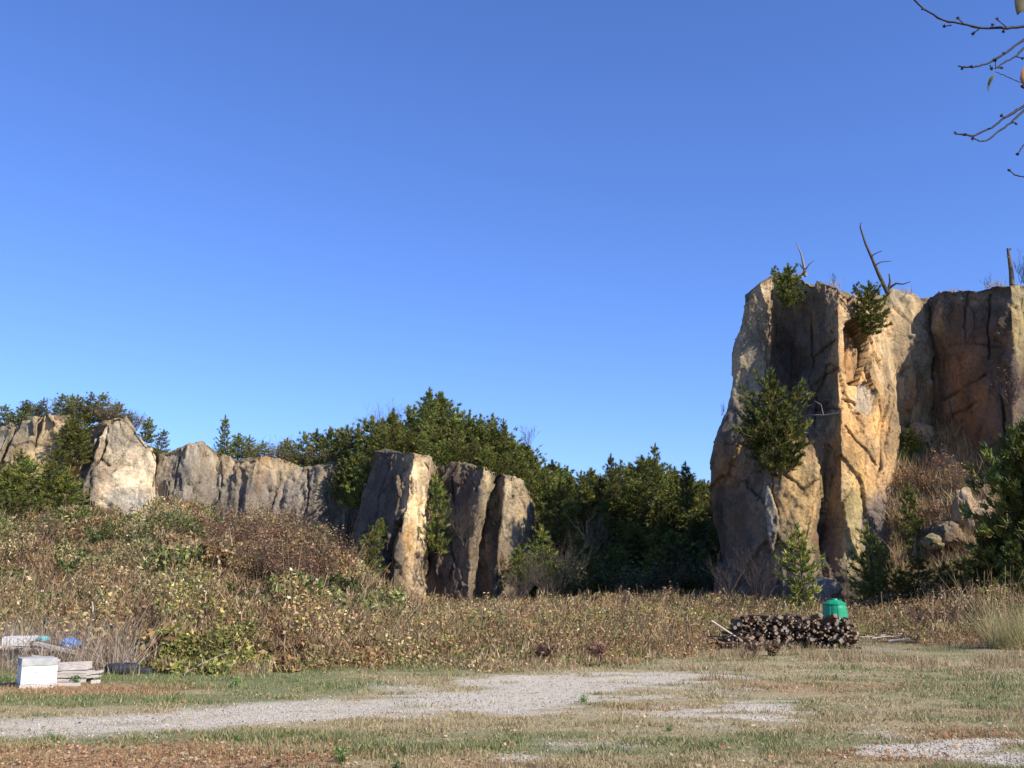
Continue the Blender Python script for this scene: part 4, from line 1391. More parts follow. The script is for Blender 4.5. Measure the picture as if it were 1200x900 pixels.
# skyline pines that stand out
pine(at(500, 512, 68), 3.1, 1, 'pine with the highest tip on the skyline above the middle outcrop', wide=1.1)
pine(at(765, 588, 66), 3.5, 3, 'tallest spreading pine on the skyline of the slope left of the tower')
pine(at(717, 585, 66), 2.7, 1, 'pointed pine on the skyline midway between the outcrop and the tower')
pine(at(590, 530, 64), 2.0, 5, 'thin spiky pine on the skyline above the right end of the middle outcrop')
pine(at(805, 600, 62), 2.8, 1, 'pointed pine on the skyline nearest the left side of the tower')

# --- pines on top of the left plateau / ridge
LG = 'low pines growing along the crest of the left ridge'
for i, (px, py, Y, h, k) in enumerate([(262, 540, 68.5, 2.8, 1), (278, 545, 69.5, 2.0, 2), (292, 545, 70, 1.9, 0), (308, 548, 70, 1.7, 4), (352, 560, 69.5, 2.9, 0), (370, 560, 70, 3.1, 4),
                                       (388, 560, 69.5, 3.2, 2), (405, 562, 69, 3.4, 4), (420, 565, 67.5, 3.6, 0), (432, 560, 66, 3.7, 4), (335, 548, 71, 1.9, 2), (400, 548, 72, 2.6, 0), (415, 590, 63, 3.0, 4), (428, 600, 61, 2.8, 2),
                                       (445, 545, 64, 2.6, 3), (402, 585, 66.5, 2.6, 0)]):
    lab = {0: 'lone pointed pine standing tallest at the left end of the grey ridge crest'}.get(i, 'bushy low pine on the crest of the grey ridge left of the outcrop')
    pine(at(px, py, Y), h, k, lab, None if i == 0 else LG, 1.25 if i else 0.9)
LG2 = 'low pines along the top of the tilted slabs'
for i, (px, py, Y, h, k) in enumerate([(-30, 505, 70, 1.6, 4), (5, 505, 69.5, 1.7, 4), (28, 500, 69.5, 1.7, 2), (48, 495, 70, 1.6, 0), (70, 494, 69.5, 1.8, 4), (88, 500, 69.5, 2.0, 2), (104, 498, 69.5, 2.1, 0), (120, 496, 70, 2.0, 4),
                                       (136, 500, 70, 1.6, 2), (150, 506, 70, 1.3, 0), (82, 490, 71.5, 1.6, 1)]):
    pine(at(px, py, Y), h, k, 'small bushy pine along the top of the tilted slabs at far left', LG2, 1.3)
pine(at(101, 520, 68.6), 1.9, 10, 'rounded pine in the cleft left of the triangular slab', wide=1.2)
pine(at(188, 531, 68.8), 1.5, 4, 'small dark pine in the notch right of the triangular slab', wide=1.2)
pine(at(172, 520, 69), 1.7, 2, 'small pine just behind the right shoulder of the triangular slab', wide=1.1)
# green bushes in front of the left slabs
BG = 'bushy green pines at the foot of the tilted slabs'
for i, (px, py, Y, h, k) in enumerate([(-20, 600, 62, 3.2, 4), (8, 608, 60, 2.8, 2), (32, 605, 61, 3.3, 4), (55, 605, 60, 3.0, 0), (75, 605, 60, 2.4, 2), (62, 580, 63.5, 2.8, 4), (88, 545, 65.5, 2.4, 0), (82, 530, 66, 2.2, 2), (20, 575, 64, 2.4, 0), (45, 625, 57, 2.0, 4), (15, 630, 56, 2.2, 4)]):
    pine(at(px, py, Y), h, k, 'bushy bright green pine below the tilted slabs at far left', BG, 1.35)
for i in range(40):
    left_ = i < 18
    px = random.uniform(-20, 160) if left_ else random.uniform(255, 440)
    py = float(interp(px, [-20, 0, 50, 120, 160, 255, 300, 350, 440], [506, 503, 492, 494, 505, 538, 540, 550, 550])) + 3
    Y = random.uniform(68, 70.5)
    h = random.uniform(.9, 1.8)
    bare_shrub(px, py, Y, h, 'small olive leafy shrub on the crest of the ' + ('tilted slabs' if left_ else 'grey ridge'), 600 + i, group='olive shrubs on the crest of the ' + ('slabs' if left_ else 'ridge'), mat='bark', name='leafy_shrub', leaves=420,
               leafcols=random.choice([GRL, GRL, [(0.17, 0.16, 0.06), (0.22, 0.19, 0.08)], [(0.3, 0.24, 0.12), (0.24, 0.17, 0.09)]]), n0=10, spread=.9)
for i, (px, py, Y, h, k) in enumerate([(447, 530, 60, 1.5, 4), (460, 534, 60.5, 1.9, 2), (478, 536, 60.5, 1.6, 0), (497, 538, 60, 1.5, 4), (520, 550, 60, 1.6, 2), (534, 546, 60, 1.9, 0), (552, 548, 60, 1.5, 4), (572, 556, 59.5, 1.6, 2), (590, 560, 59.5, 1.4, 4), (608, 566, 59.6, 1.7, 0), (620, 585, 59.5, 1.6, 4)]):
    pine(at(px, py, Y), h, k, 'low bushy pine leaning over the top edge of the middle outcrop', 'low pines along the top edge of the middle outcrop', 1.25)
# pines on / around the middle outcrop
pine(at(514, 660, 56.6), 4.6, 5, 'narrow pine growing up the crevice of the middle outcrop', wide=1.0)
pine(at(432, 692, 53.5), 3.0, 4, 'rounded green pine at the left foot of the middle outcrop', wide=.9)
pine(at(447, 630, 56.5), 1.0, 2, 'tiny pine on the shaded ledge of the middle outcrop')
for i, (px, py, Y, h, k) in enumerate([(632, 690, 54, 3.0, 0), (655, 640, 57, 3.2, 4), (610, 690, 53, 2.0, 2), (640, 600, 60, 2.6, 0)]):
    pine(at(px, py, Y), h, k, 'bushy pine against the right end of the middle outcrop', 'pines at the right end of the outcrop', 1.2)
# tower pines
pine(at(924, 360, 47.2), 2.0, 9, 'small dark pine perched on the left top edge of the tall rock tower', wide=1.15)
pine(at(1021, 392, 46.0), 2.4, 9, 'round pine on the top right shoulder of the tower beside the leaning dead tree', wide=1.15)
pine(at(910, 556, 44.4), 4.3, 9, 'large bushy pine clinging to the left face of the rock tower', wide=.95)
pine(at(930, 548, 44.5), 2.4, 9, 'lower pine tucked under the right side of the large one on the tower face', wide=.9)
pine(at(887, 530, 45.6), 2.2, 9, 'smaller pine beside the large one on the left face of the tower', wide=1.0)
pine(at(944, 722, 36.0), 2.9, 11, 'bright yellow green pine sapling standing behind the log pile', wide=1.0)
pine(at(1026, 716, 41.0), 3.2, 0, 'dark green pine right of the green bin at the foot of the tower', wide=.95)
pine(at(1070, 655, 44.2), 3.0, 1, 'slim pine in the gully right of the tower', wide=.9)
pine(at(1070, 530, 47.6), 1.1, 4, 'low green pine high in the gully beside the orange face', wide=1.3)
RG = 'dark pines crowding the foot of the right wall'
for i, (px, py, Y, h, k) in enumerate([(1210, 700, 37, 5.8, 9), (1240, 710, 36.5, 6.4, 6), (1172, 716, 37.5, 3.2, 6), (1200, 725, 36, 2.6, 6), (1248, 715, 37, 5, 6)]):
    pine(at(px, py, Y), h, k, 'tall dark pine at the right edge in front of the shaded wall' if i < 2 else 'lower dark pine at the foot of the right wall', RG, .9)
for i, (px, py, Y, h, k) in enumerate([(1110, 716, 40.2, 1.7, 2), (1135, 716, 40, 1.9, 4), (1078, 716, 40.3, 2.0, 4), (1055, 716, 41, 1.6, 2), (1160, 716, 39, 2.2, 0)]):
    pine(at(px, py, Y), h, k, 'low dark pine in the shade below the gully boulders', 'low pines in the shade below the gully', 1.3)

# --- bare shrubs
bare_shrub(890, 716, 41.2, 2.6, 'bare grey shrub with spreading twigs at the left foot of the tower', 5, n0=12, spread=.8)
bare_shrub(855, 700, 44.5, 1.8, 'small bare shrub at the lower left corner of the tower', 15)
bare_shrub(846, 487, 48.6, 0.75, 'tiny leafless bush sticking out of the left edge of the tower', 6, n0=3)
bare_shrub(963, 545, 45.6, 2.2, 'white barked dead shrub on the shaded face of the tower', 8, mat='grey_bark', n0=3, spread=.35)
bare_shrub(545, 640, 54.6, 3.0, 'purplish leafless shrub against the shaded part of the middle outcrop', 9, mat='bark', n0=8, spread=.5)
BS = 'leafless shrubs at the shadow edge right of the outcrop'
for i, (px, py, Y, h) in enumerate([(640, 700, 52, 3.0), (672, 690, 52.5, 2.8), (610, 706, 51, 2.4), (600, 712, 49, 1.6), (650, 712, 49.5, 1.8), (700, 660, 55, 2.6)]):
    bare_shrub(px, py, Y, h, 'leafless grey shrub at the edge of the tower shadow right of the outcrop', 30 + i, group=BS)
for i, (px, py, Y, h) in enumerate([(320, 545, 71, 2.0), (340, 545, 71.5, 2.1), (300, 540, 72, 1.7), (440, 520, 68, 2.4), (452, 515, 70, 2.6), (160, 505, 72, 1.2), (60, 492, 73, 1.6), (100, 490, 73, 1.5), (620, 525, 74, 1.6)]):
    bare_shrub(px, py, Y, h, 'leafless shrub on the ridge crest among the low pines', 50 + i, group='leafless shrubs along the ridge crest')
RB = 'reddish brown bushes on the bramble bank'
for i, (px, py, Y, h) in enumerate([(330, 700, 38, 1.9), (300, 690, 40, 1.8), (360, 690, 41, 1.8), (270, 660, 46, 1.8), (385, 690, 44, 1.6), (345, 660, 48, 1.7), (230, 640, 50, 1.7), (60, 650, 47, 1.7), (40, 668, 42, 1.6), (310, 640, 52, 1.9), (350, 640, 53, 1.8), (325, 690, 45, 2.1), (355, 690, 37, 1.6)]):
    X, z = tz(px, Y)
    o = bare_shrub(px, py, Y, h * 1.35, 'reddish brown twiggy bush on the bank left of the middle outcrop' if px > 200 else 'reddish brown twiggy bush at the far left of the bank', 70 + i, z=z, group=RB if px > 200 else RB + ' far left', mat='bark', name='brown_bush', leaves=1500, leafcols=[(0.22, 0.12, 0.06), (0.3, 0.16, 0.08), (0.17, 0.1, 0.05), (0.34, 0.22, 0.12)], n0=12, spread=.9)
for i, (px, Y, h) in enumerate([(150, 33, 1.0), (200, 34, 1.1), (120, 50, 1.5), (180, 54, 1.8), (260, 56, 1.6), (250, 34, 1.0), (170, 46, 1.3), (20, 50, 1.6), (300, 35, .9), (225, 48, 1.4), (90, 40, 1.2), (60, 56, 1.6), (145, 58, 1.7), (330, 56, 1.4)]):
    X, z = tz(px, Y)
    bare_shrub(px, 700, Y, h, 'leafy dark green bush among the brown brambles of the bank', 90 + i, z=z, group='green bushes on the bramble bank', mat='bark', name='green_bush', leaves=2200, leafcols=GRL, n0=14, spread=1.0)


for i in range(26):
    a_ = random.uniform(190, 425)
    Y = random.uniform(52, 63) if a_ < 380 else random.uniform(50, 56)
    X, z = tz(a_, Y)
    lc = [GRL, [(0.4, 0.33, 0.14), (0.5, 0.43, 0.22), (0.2, 0.21, 0.07)], BRL][i % 3]
    lab = ['leafy olive green bush near the crest of the bramble bank', 'cream leaved bush near the crest of the bramble bank', 'russet bush near the crest of the bramble bank'][i % 3]
    bare_shrub(a_, 700, Y, random.uniform(1.1, 1.9), lab, 700 + i, z=z + .1, group=lab.split(' near')[0] + 'es of the bank crest', mat='bark', name='leafy_bush', leaves=1100, leafcols=lc, n0=12, spread=.9)
for i in range(22):
    a_ = random.uniform(625, 835)
    Y = random.uniform(52, 60)
    X, z = tz(a_, Y)
    bare_shrub(a_, 700, Y, random.uniform(1.4, 2.4), 'loose leafy shrub among the pines left of the rock tower', 740 + i, z=z, group='loose shrubs among the pines', mat='bark', name='leafy_shrub', leaves=900, leafcols=[GRL, YGL[:2] + GRL, [(0.2, .16, .07), (.26, .2, .09)]][i % 3], n0=12, spread=.8)


# gully and wall base shrubs
for i, (px, py, Y, h) in enumerate([(1105, 560, 46, 1.3), (1085, 580, 45.6, 1.2), (1125, 580, 45, 1.4), (1060, 575, 46, 1.1), (1100, 610, 44.4, 1.0), (1075, 620, 44.4, 1.1), (1185, 480, 44.6, 1.6)]):
    bare_shrub(px, py, Y, h, 'dry brown shrub on the steep gully slope', 110 + i, group='dry shrubs in the gully', mat='bark' if i % 2 else 'grey_bark', name='dry_shrub', leaves=220, leafcols=[(0.38, 0.22, 0.12), (0.3, 0.15, 0.08)])
for i, (px, py, Y, h) in enumerate([(740, 722, 40, 1.1), (770, 722, 41, 1.0), (800, 722, 39, 1.1), (1110, 740, 31, .9), (1080, 742, 31, .8), (1140, 742, 30, .9), (1055, 738, 33, .7), (880, 770, 21.8, .42), (905, 765, 22.4, .3), (700, 775, 20.5, .4), (640, 778, 20.2, .4)]):
    X, z = tz(px, Y)
    bare_shrub(px, py, Y, h, 'russet weed with thin stalks rising above the dry field', 130 + i, z=z, group='russet weeds in the field', mat='bark', name='red_weed', leaves=110, leafcols=[(0.3, 0.17, 0.1), (0.24, 0.14, 0.09), (0.36, 0.24, 0.15)], n0=10)


# --- dead trees on the tower top
def dead_tree(limbs, label, mat='grey_bark'):
    p0 = at(*limbs[0][0][0])
    t = empty('dead_tree', p0)
    for i, (pts, r0, r1) in enumerate(limbs):
        P = [at(*p) - p0 for p in pts]
        n = len(P)
        b = MB()
        b.tube(P, [r0 + (r1 - r0) * k / (n - 1) for k in range(n)], 6)
        b.build('trunk' if i == 0 else 'branch', M[mat], t, smooth=True)
    tag(t, label, 'dead tree')
    return t


dead_tree([([(1040, 343, 49), (1030, 322, 49), (1022, 303, 49.1), (1014, 285, 49.2), (1008, 266, 49.3), (1009, 261, 49.3)], .11, .02),
           ([(1041, 340, 49), (1043, 330, 48.9), (1042, 321, 48.9)], .07, .03),
           ([(1041, 338, 49), (1050, 332, 48.8), (1058, 333, 48.7), (1067, 330, 48.6)], .07, .015),
           ([(1025, 311, 49), (1032, 307, 48.9), (1045, 306, 48.8)], .04, .012),
           ([(1021, 300, 49), (1028, 296, 48.9), (1034, 294, 48.8)], .035, .012)],
          'dark leaning dead tree with a few bare branches on top of the tower', 'bark')
dead_tree([([(944, 324, 48.4), (942, 312, 48.4), (939, 298, 48.4), (933, 284, 48.4)], .09, .02),
           ([(943, 318, 48.4), (948, 310, 48.2), (954, 305, 48.1)], .045, .012),
           ([(942, 316, 48.4), (938, 311, 48.5), (937, 309, 48.5)], .04, .015)],
          'small pale dead tree beside the pine on the left top of the tower')
dead_tree([([(1186, 334, 46.5), (1185, 318, 46.5), (1183, 304, 46.5), (1181, 291, 46.5)], .13, .065),
           ([(1183, 303, 46.5), (1180, 300, 46.4)], .05, .02), ([(1182, 294, 46.5), (1185, 291, 46.4)], .04, .02)],
          'thick broken dead trunk standing on top of the right wall', 'twig')
bare_shrub(1198, 332, 46.5, 1.3, 'leafless bush beside the broken trunk on top of the right wall', 200, n0=8)
bare_shrub(1157, 338, 47, .8, 'tiny leafless bush on the wall top left of the broken trunk', 201, n0=3)
bare_shrub(975, 333, 47.5, .5, 'tiny leafless twigs on the flat top of the tower', 202, n0=4)
dead_tree([([(948, 486, 46.2), (965, 487, 45.4), (984, 484, 44.6)], .045, .03), ([(965, 487, 45.4), (962, 474, 45.2), (955, 470, 45.1)], .025, .008)],
          'fallen grey pole lying across the shaded recess of the tower')
for px, py, Y in [(935, 325, 49), (975, 336, 47.5), (1110, 348, 49.5), (1120, 345, 48.8), (1165, 336, 46.6), (1060, 345, 50.2)]:
    n = 70
    P = np.zeros((n, 3)) + RS.normal(0, .22, (n, 3)) * [1, 1, 0]
    V, Fa = blade_geo(P, RS.uniform(.12, .5, n), np.full(n, .025), .8)
    o = link('dry_tuft', np_mesh('dry_tuft', V, Fa, M['leaf'], fcol=palette(n, [(0.5, 0.4, 0.24), (0.4, 0.27, 0.15)])))
    o.location = at(px, py, Y)
    tag(o, 'dry straw tuft growing on the cliff top rim', 'grass tuft', 'dry tufts on the cliff top rim')


# --- boulders in the gully
def boulder(px, py, Y, rx, ry, rz_, label, seed, col):
    n = 40
    th = np.linspace(0, math.pi, n)
    ph = np.linspace(0, 2 * math.pi, n * 2, endpoint=False)
    T_, P_ = np.meshgrid(th, ph, indexing='ij')
    D = np.stack([np.sin(T_) * np.cos(P_), np.sin(T_) * np.sin(P_), np.cos(T_)], -1)
    r = 1 + 0.35 * fbm(D * 1.1 + seed * 3.1, 3, seed)
    f1, f2, bc, rn = worley(D * 1.6 + seed, seed)
    r = 1 + (r - 1) * .5
    r += (rn[..., 0] - .5) * 0.1 + ((D * 1.6 + seed - bc) * (rn - .5)).sum(-1) * .5
    V = D * r[..., None] * np.array([rx, ry, rz_])
    m = n * 2
    i = np.arange(n * m).reshape(n, m)
    Fa = np.stack([i[:-1], i[1:], np.roll(i[1:], -1, 1), np.roll(i[:-1], -1, 1)], -1).reshape(-1, 4)
    o = link('boulder', np_mesh('boulder', V.reshape(-1, 3), Fa, M['rock'], vcol=np.zeros((n * m, 3)) + np.array(col), smooth=False))
    o.location = at(px, py, Y)
    tag(o, label, 'boulder')
    return o


boulder(1132, 602, 43.0, .55, .5, 1.0, 'tall pale upright boulder in the gully', 1, (0.4, 0.3, 0.19))
boulder(1152, 612, 42.8, .7, .5, .8, 'pale boulder half hidden behind the right hand pine', 2, (0.34, 0.25, 0.16))
boulder(1113, 627, 42.6, .62, .5, .55, 'round grey boulder below the upright pale boulder', 3, (0.22, 0.17, 0.12))
boulder(1095, 636, 42.6, .45, .4, .35, 'small olive boulder left of the round grey boulder', 4, (0.3, 0.27, 0.15))
boulder(1078, 508, 48.3, .6, .5, .5, 'small tan boulder high in the gully under the bulge', 5, (0.42, 0.3, 0.18))
boulder(1188, 645, 41.4, .5, .5, .4, 'low tan boulder at the right edge of the gully', 6, (0.42, 0.33, 0.23))
boulder(966, 700, 42.6, .8, .6, .7, 'grey boulder at the foot of the tower behind the log pile', 7, (0.25, 0.22, 0.18))

# ---------------------------------------------------------------- log pile
LOGBASE = on_ground(915, 760)
YB = LOGBASE.y
mpx = (YB + .1) / 1195.0


def log_mesh(seed, L, r):
    rs = random.Random(seed)
    me = bpy.data.meshes.new('log')
    V, Fa, mi = [], [], []
    ns, nr = 8, 5
    bend = rs.uniform(-.04, .04)
    sh = [rs.uniform(.8, 1.15) for _ in range(ns)]
    for i in range(nr):
        t = i / (nr - 1)
        for k in range(ns):
            a = 6.2832 * k / ns
            rr = r * sh[k] * (1 + .08 * math.sin(i * 2.1 + k))
            V.append((math.cos(a) * rr + bend * math.sin(t * 3.14), (t - .5) * L, math.sin(a) * rr))
    for i in range(nr - 1):
        for k in range(ns):
            Fa.append((i * ns + k, (i + 1) * ns + k, (i + 1) * ns + (k + 1) % ns, i * ns + (k + 1) % ns))
            mi.append(0)
    Fa.append(tuple(range(ns)))
    mi.append(1)
    Fa.append(tuple(range((nr - 1) * ns, nr * ns))[::-1])
    mi.append(1)
    me.from_pydata(V, [], Fa)
    me.materials.append(M['log_bark'])
    me.materials.append(M['log_end'])
    me.polygons.foreach_set('material_index', mi)
    me.update()
    return me


LOGS = [log_mesh(i, random.uniform(.5, 1.0), random.choice([.02, .024, .028, .032, .038, .046, .055])) for i in range(24)]
nl = 0
zrow = 0.05
row = 0
while zrow < 1.0:
    # extent of this row in px (at the log pile distance)
    x0 = 852 + row * 1.2
    x1 = 1004 - zrow * 16
    px = x0 + (row % 2) * 2.5
    while px < x1:
        X = (px - 600) * mpx
        topz = interp(px, [848, 864, 880, 905, 940, 965, 985, 1005], [.4, .66, .8, .8, .88, .86, .76, .5]) + 0.05 * math.sin(px * .45) + random.uniform(-.03, .05)
        if zrow < topz and nl < 295:
            o = bpy.data.objects.new('log', random.choice(LOGS))
            COL.objects.link(o)
            wild = random.random() < .42
            o.location = (X + random.uniform(-.012, .012), YB + .35 + random.uniform(-.12, .12), zrow + random.uniform(-.01, .012))
            o.rotation_euler = (random.uniform(-.09, .09) + (random.uniform(-.3, .3) if wild else 0), random.uniform(0, 6.28), random.uniform(-.13, .13) + (random.uniform(-.8, .8) if wild else 0))
            tag(o, 'short cut log with a pale end lying in the dark firewood pile', 'log', 'logs stacked in the firewood pile')
            nl += 1
        px += random.uniform(3.6, 5.6)
    zrow += 0.075
    row += 1
print('logs', nl)
# loose branches at the left end and on top
for i in range(34):
    me = log_mesh(300 + i, random.uniform(.5, 1.2), random.uniform(.014, .03))
    o = link('cut_branch', me)
    px = random.uniform(836, 872)
    zz = random.uniform(.04, .08 + .5 * (px - 834) / 40)
    o.location = ((px - 600) * mpx, YB + random.uniform(-.05, .5), zz)
    o.rotation_euler = (random.uniform(-.25, .25), 0, random.uniform(-1.6, 1.6))
    tag(o, 'thin cut branch in the tangle at the left end of the firewood pile', 'branch', 'cut branches tangled at the left end of the pile')
o = link('pole', log_mesh(400, .95, .02))
o.data.materials[0] = M['pale_wood']
o.location = ((838 + 10 - 600) * mpx, YB - .1, .42)
o.rotation_euler = (0, 0, R(90))
o.rotation_euler = Vector((cos_ := math.cos(R(-32)), 0.25, math.sin(R(-32)))).to_track_quat('Y', 'Z').to_euler()
tag(o, 'pale barked pole sloping down across the left end of the firewood pile', 'pole')
for i, (px, zz, s) in enumerate([(955, .73, .06), (972, .72, .055), (988, .62, .05), (872, .8, .045)]):
    o = link('log', log_mesh(410 + i, .5, s))
    o.location = ((px - 600) * mpx, YB + .1, zz)
    o.rotation_euler = (random.uniform(-.2, .2), 0, random.uniform(-.3, .3))
    tag(o, ['thick pale ended log on top of the pile near its middle', 'thick log just left of the green bin on the pile', 'thick log in front of the green bin on the pile', 'short log standing proud at the left top of the pile'][i], 'log')
# rubbish wood right of pile
for i in range(26):
    o = link('fallen_branch', log_mesh(500 + i, random.uniform(.4, 1.0), random.uniform(.01, .03)))
    px = random.uniform(1018, 1078)
    g = on_ground(px, random.uniform(743, 756))
    o.location = (g.x, g.y, .05 + random.uniform(0, .12))
    o.rotation_euler = (random.uniform(-.12, .12), 0, random.uniform(0.9, 2.2))
    if i % 4 == 0:
        o.data.materials[0] = M['pale_wood']
    tag(o, 'fallen branch on the bare ground right of the firewood pile', 'branch', 'fallen branches right of the pile')


# ---------------------------------------------------------------- green compost bin
def lathe(profile, n, rib=0.0, nr=16, squash=1.0):
    V, Fa = [], []
    for (r, z) in profile:
        for k in range(n):
            a = 2 * math.pi * k / n
            rr = r * (1 + rib * (1 if math.cos(nr * a) > .55 else 0))
            V.append((rr * math.cos(a), rr * math.sin(a) * squash, z))
    for i in range(len(profile) - 1):
        for k in range(n):
            Fa.append((i * n + k, i * n + (k + 1) % n, (i + 1) * n + (k + 1) % n, (i + 1) * n + k))
    return V, Fa


g = on_ground(983, 752)
binr = empty('compost_bin', (g.x, YB + 1.7, 0))
binr.location = ((977 - 600) / 1195.0 * (YB + 1.25), YB + 1.25, 0)
binr.scale = (.88, .88, 1.1)
b = MB()
b.add(*lathe([(.42, 0), (.42, .03), (.40, .05), (.375, .4), (.325, .84), (.31, .9)], 96, .035, 8))
b.build('bin_body', M['green'], binr, smooth=False)
b = MB()
b.add(*lathe([(.31, .9), (.325, .905), (.325, .93), (.22, .985), (.1, 1.01), (.09, 1.04), (.0, 1.045)], 96, .03, 8))
b.build('lid', M['green'], binr, smooth=False)
tag(binr, 'bright green ribbed plastic compost bin behind the right end of the log pile', 'compost bin')

# ---------------------------------------------------------------- junk at left
h0 = on_ground(34, 807)
mp = h0.y / 1195.0
hive = empty('beehive_box', (h0.x, h0.y + .22, 0))
hive.rotation_euler = (0, 0, R(33))
W = 38 * mp
b = MB(); b.box(0, 0, .03, W * 1.05, .5, .06, jit=.004); b.build('base_board', M['pale_wood'], hive, .004)
b = MB(); b.box(0, 0, .06 + .135, W, .44, .265, jit=.003); hb = b.build('hive_body', M['white'], hive, .006)
b = MB(); b.box(0, -.223, .25, .16, .012, .03); b.build('hand_hold', M['white'], hb, .004)
b = MB(); b.box(-.01, 0, .06 + .27 + .055, W * 1.0, .46, .105, jit=.004); lid = b.build('lid', M['grey_lid'], hive, .006)
tag(hive, 'white painted wooden hive box with a weathered grey lid at the left edge', 'hive box')

h1 = on_ground(12, 785)
hive2 = empty('beehive_box', (h1.x, h1.y + .3, 0))
hive2.rotation_euler = (0, 0, R(4))
W2 = 30 * h1.y / 1195
b = MB(); b.box(0, 0, .2, W2, .42, .4, jit=.003); b.build('lower_box', M['grey_lid'], hive2, .006)
b = MB(); b.box(0, 0, .405 + .09, W2 * 1.05, .44, .17, jit=.003); b.build('hive_body', M['white'], hive2, .006)
tag(hive2, 'white box half buried in dry stalks behind the nearest hive box', 'hive box')


def plank(px, py, z, L, wid, th, rz, tilt, label, mat='pale_wood', group=None, name='plank', dy=0):
    g = on_ground(px, py)
    b = MB()
    b.box(0, 0, 0, L, wid, th, 0, 0, jit=.004)
    o = b.build(name, M[mat], None, .003)
    o.location = (g.x, g.y + dy, z)
    o.rotation_euler = (0, tilt, rz)
    tag(o, label, 'plank', group)


def crate(px, py, L, D, H, rz, label):
    g = on_ground(px, py)
    t = empty('wooden_crate', (g.x, g.y + D / 2, 0))
    t.rotation_euler = (0, 0, rz)
    for z in (0.03, H - .035):
        for s in (-1, 1):
            b = MB(); b.box(0, s * D / 2, z, L, .018, .06, jit=.003); b.build('side_board', M['pale_wood'], t, .002)
    for s in (-1, 1):
        b = MB(); b.box(s * (L / 2 - .02), 0, H / 2, .03, D - .03, H, jit=.003); b.build('end_board', M['bark'], t, .002)
    b = MB(); b.box(0, 0, H + .008, L + .01, D + .02, .02, jit=.003); b.build('top_board', M['pale_wood'], t, .002)
    tag(t, label, 'crate')


crate(82, 800, .46, .4, .14, R(4), 'low weathered wooden crate right of the white hive box')
plank(83, 797, .225, .56, .26, .12, R(3), R(-2), 'pale thick board lying on top of the low crate')
plank(104, 799, .13, .4, .2, .035, R(12), R(-9), 'short grey board propped against the right end of the crate')
plank(101, 799, .08, .4, .2, .04, R(8), R(-4), 'second short board under the propped one right of the crate')
plank(112, 801, .03, .14, .1, .05, R(20), 0, 'small block of pale wood on the grass right of the crate', name='wood_block')
plank(62, 804, .02, .8, .1, .04, R(3), 0, 'low board on the ground between hive box and crate')
plank(62, 786, .40, .78, .14, .06, R(-8), R(11), 'long pale beam sloping down to the right above the crate')
plank(45, 784, .46, .6, .16, .05, R(-4), R(5), 'dark stained board under the sloping beam', 'bark')
plank(30, 784, .36, .9, .3, .04, R(5), R(3), 'grey board across the junk heap behind the hive box')
plank(10, 786, .44, .5, .12, .04, R(25), R(-6), 'weathered board end at the left edge of the junk heap')
plank(52, 790, .26, .5, .14, .04, R(-15), R(8), 'stained plank wedged behind the hive box')


def crumple(px, py, z, r, h, mat, label, seed):
    n = 30
    th = np.linspace(0.0, math.pi, n)
    ph = np.linspace(0, 2 * math.pi, 2 * n, endpoint=False)
    T_, P_ = np.meshgrid(th, ph, indexing='ij')
    D = np.stack([np.sin(T_) * np.cos(P_), np.sin(T_) * np.sin(P_), np.cos(T_)], -1)
    rr = 1 + .5 * fbm(D * 2.2 + seed, 3, seed) + .16 * (1 - np.abs(fbm(D * 5.0, 3, seed + 3)) * 3)
    V = D * rr[..., None] * np.array([r, r * .7, h])
    m = 2 * n
    i = np.arange(n * m).reshape(n, m)
    Fa = np.stack([i[:-1], i[1:], np.roll(i[1:], -1, 1), np.roll(i[:-1], -1, 1)], -1).reshape(-1, 4)
    o = link('crumpled_sheet', np_mesh('crumpled_sheet', V.reshape(-1, 3), Fa, M[mat]))
    g = on_ground(px, py)
    o.location = (g.x, g.y, z)
    tag(o, label, 'plastic sheet')


crumple(79, 783, .44, .17, .09, 'blue', 'crumpled bright blue plastic sheet on the junk heap above the crate', 2)
crumple(48, 783, .52, .12, .05, 'teal', 'small scrap of teal plastic left of the bright blue sheet', 9)


def tyre(px, py, Rr, r, label, rot=(0, 0, 0), z=None):
    g = on_ground(px, py)
    V, Fa = [], []
    prof = [(-1, -.62), (-.8, -.95), (-.2, -1), (.45, -1), (.8, -.8), (1, -.3), (1, .3), (.8, .8), (.45, 1), (-.2, 1), (-.8, .95), (-1, .62), (-.75, .5), (-.6, 0), (-.75, -.5)]
    n = 56
    for k in range(n):
        a = 2 * math.pi * k / n
        for j, (pr, pz) in enumerate(prof):
            tread = .012 if (k % 2 and pr > .7) else 0
            q = Rr - r + pr * r - tread
            V.append((q * math.cos(a), q * math.sin(a), pz * r * .95))
    m = len(prof)
    for k in range(n):
        for j in range(m):
            Fa.append((k * m + j, ((k + 1) % n) * m + j, ((k + 1) % n) * m + (j + 1) % m, k * m + (j + 1) % m))
    me = bpy.data.meshes.new('tyre')
    me.from_pydata(V, [], Fa)
    me.materials.append(M['rubber'])
    o = link('tyre', me)
    o.location = (g.x, g.y + Rr, r * .95 if z is None else z)
    o.rotation_euler = rot
    tag(o, label, 'tyre')


tyre(135, 792, .29, .095, 'black tyre lying flat in the grass right of the crate')
tyre(161, 791, .17, .055, 'smaller black tyre half hidden by vines right of the larger one')


def stick(p0, p1, r, label, mat='grey_bark'):
    b = MB()
    P = [Vector(p0).lerp(Vector(p1), t) + Vector((0, 0, .03 * math.sin(t * 3.14))) for t in (0, .35, .7, 1)]
    o0 = P[0].copy()
    b.tube([p - o0 for p in P], [r, r * .9, r * .75, r * .4], 5)
    o = b.build('stick', M[mat], None, 0, True)
    o.location = o0
    tag(o, label, 'stick')


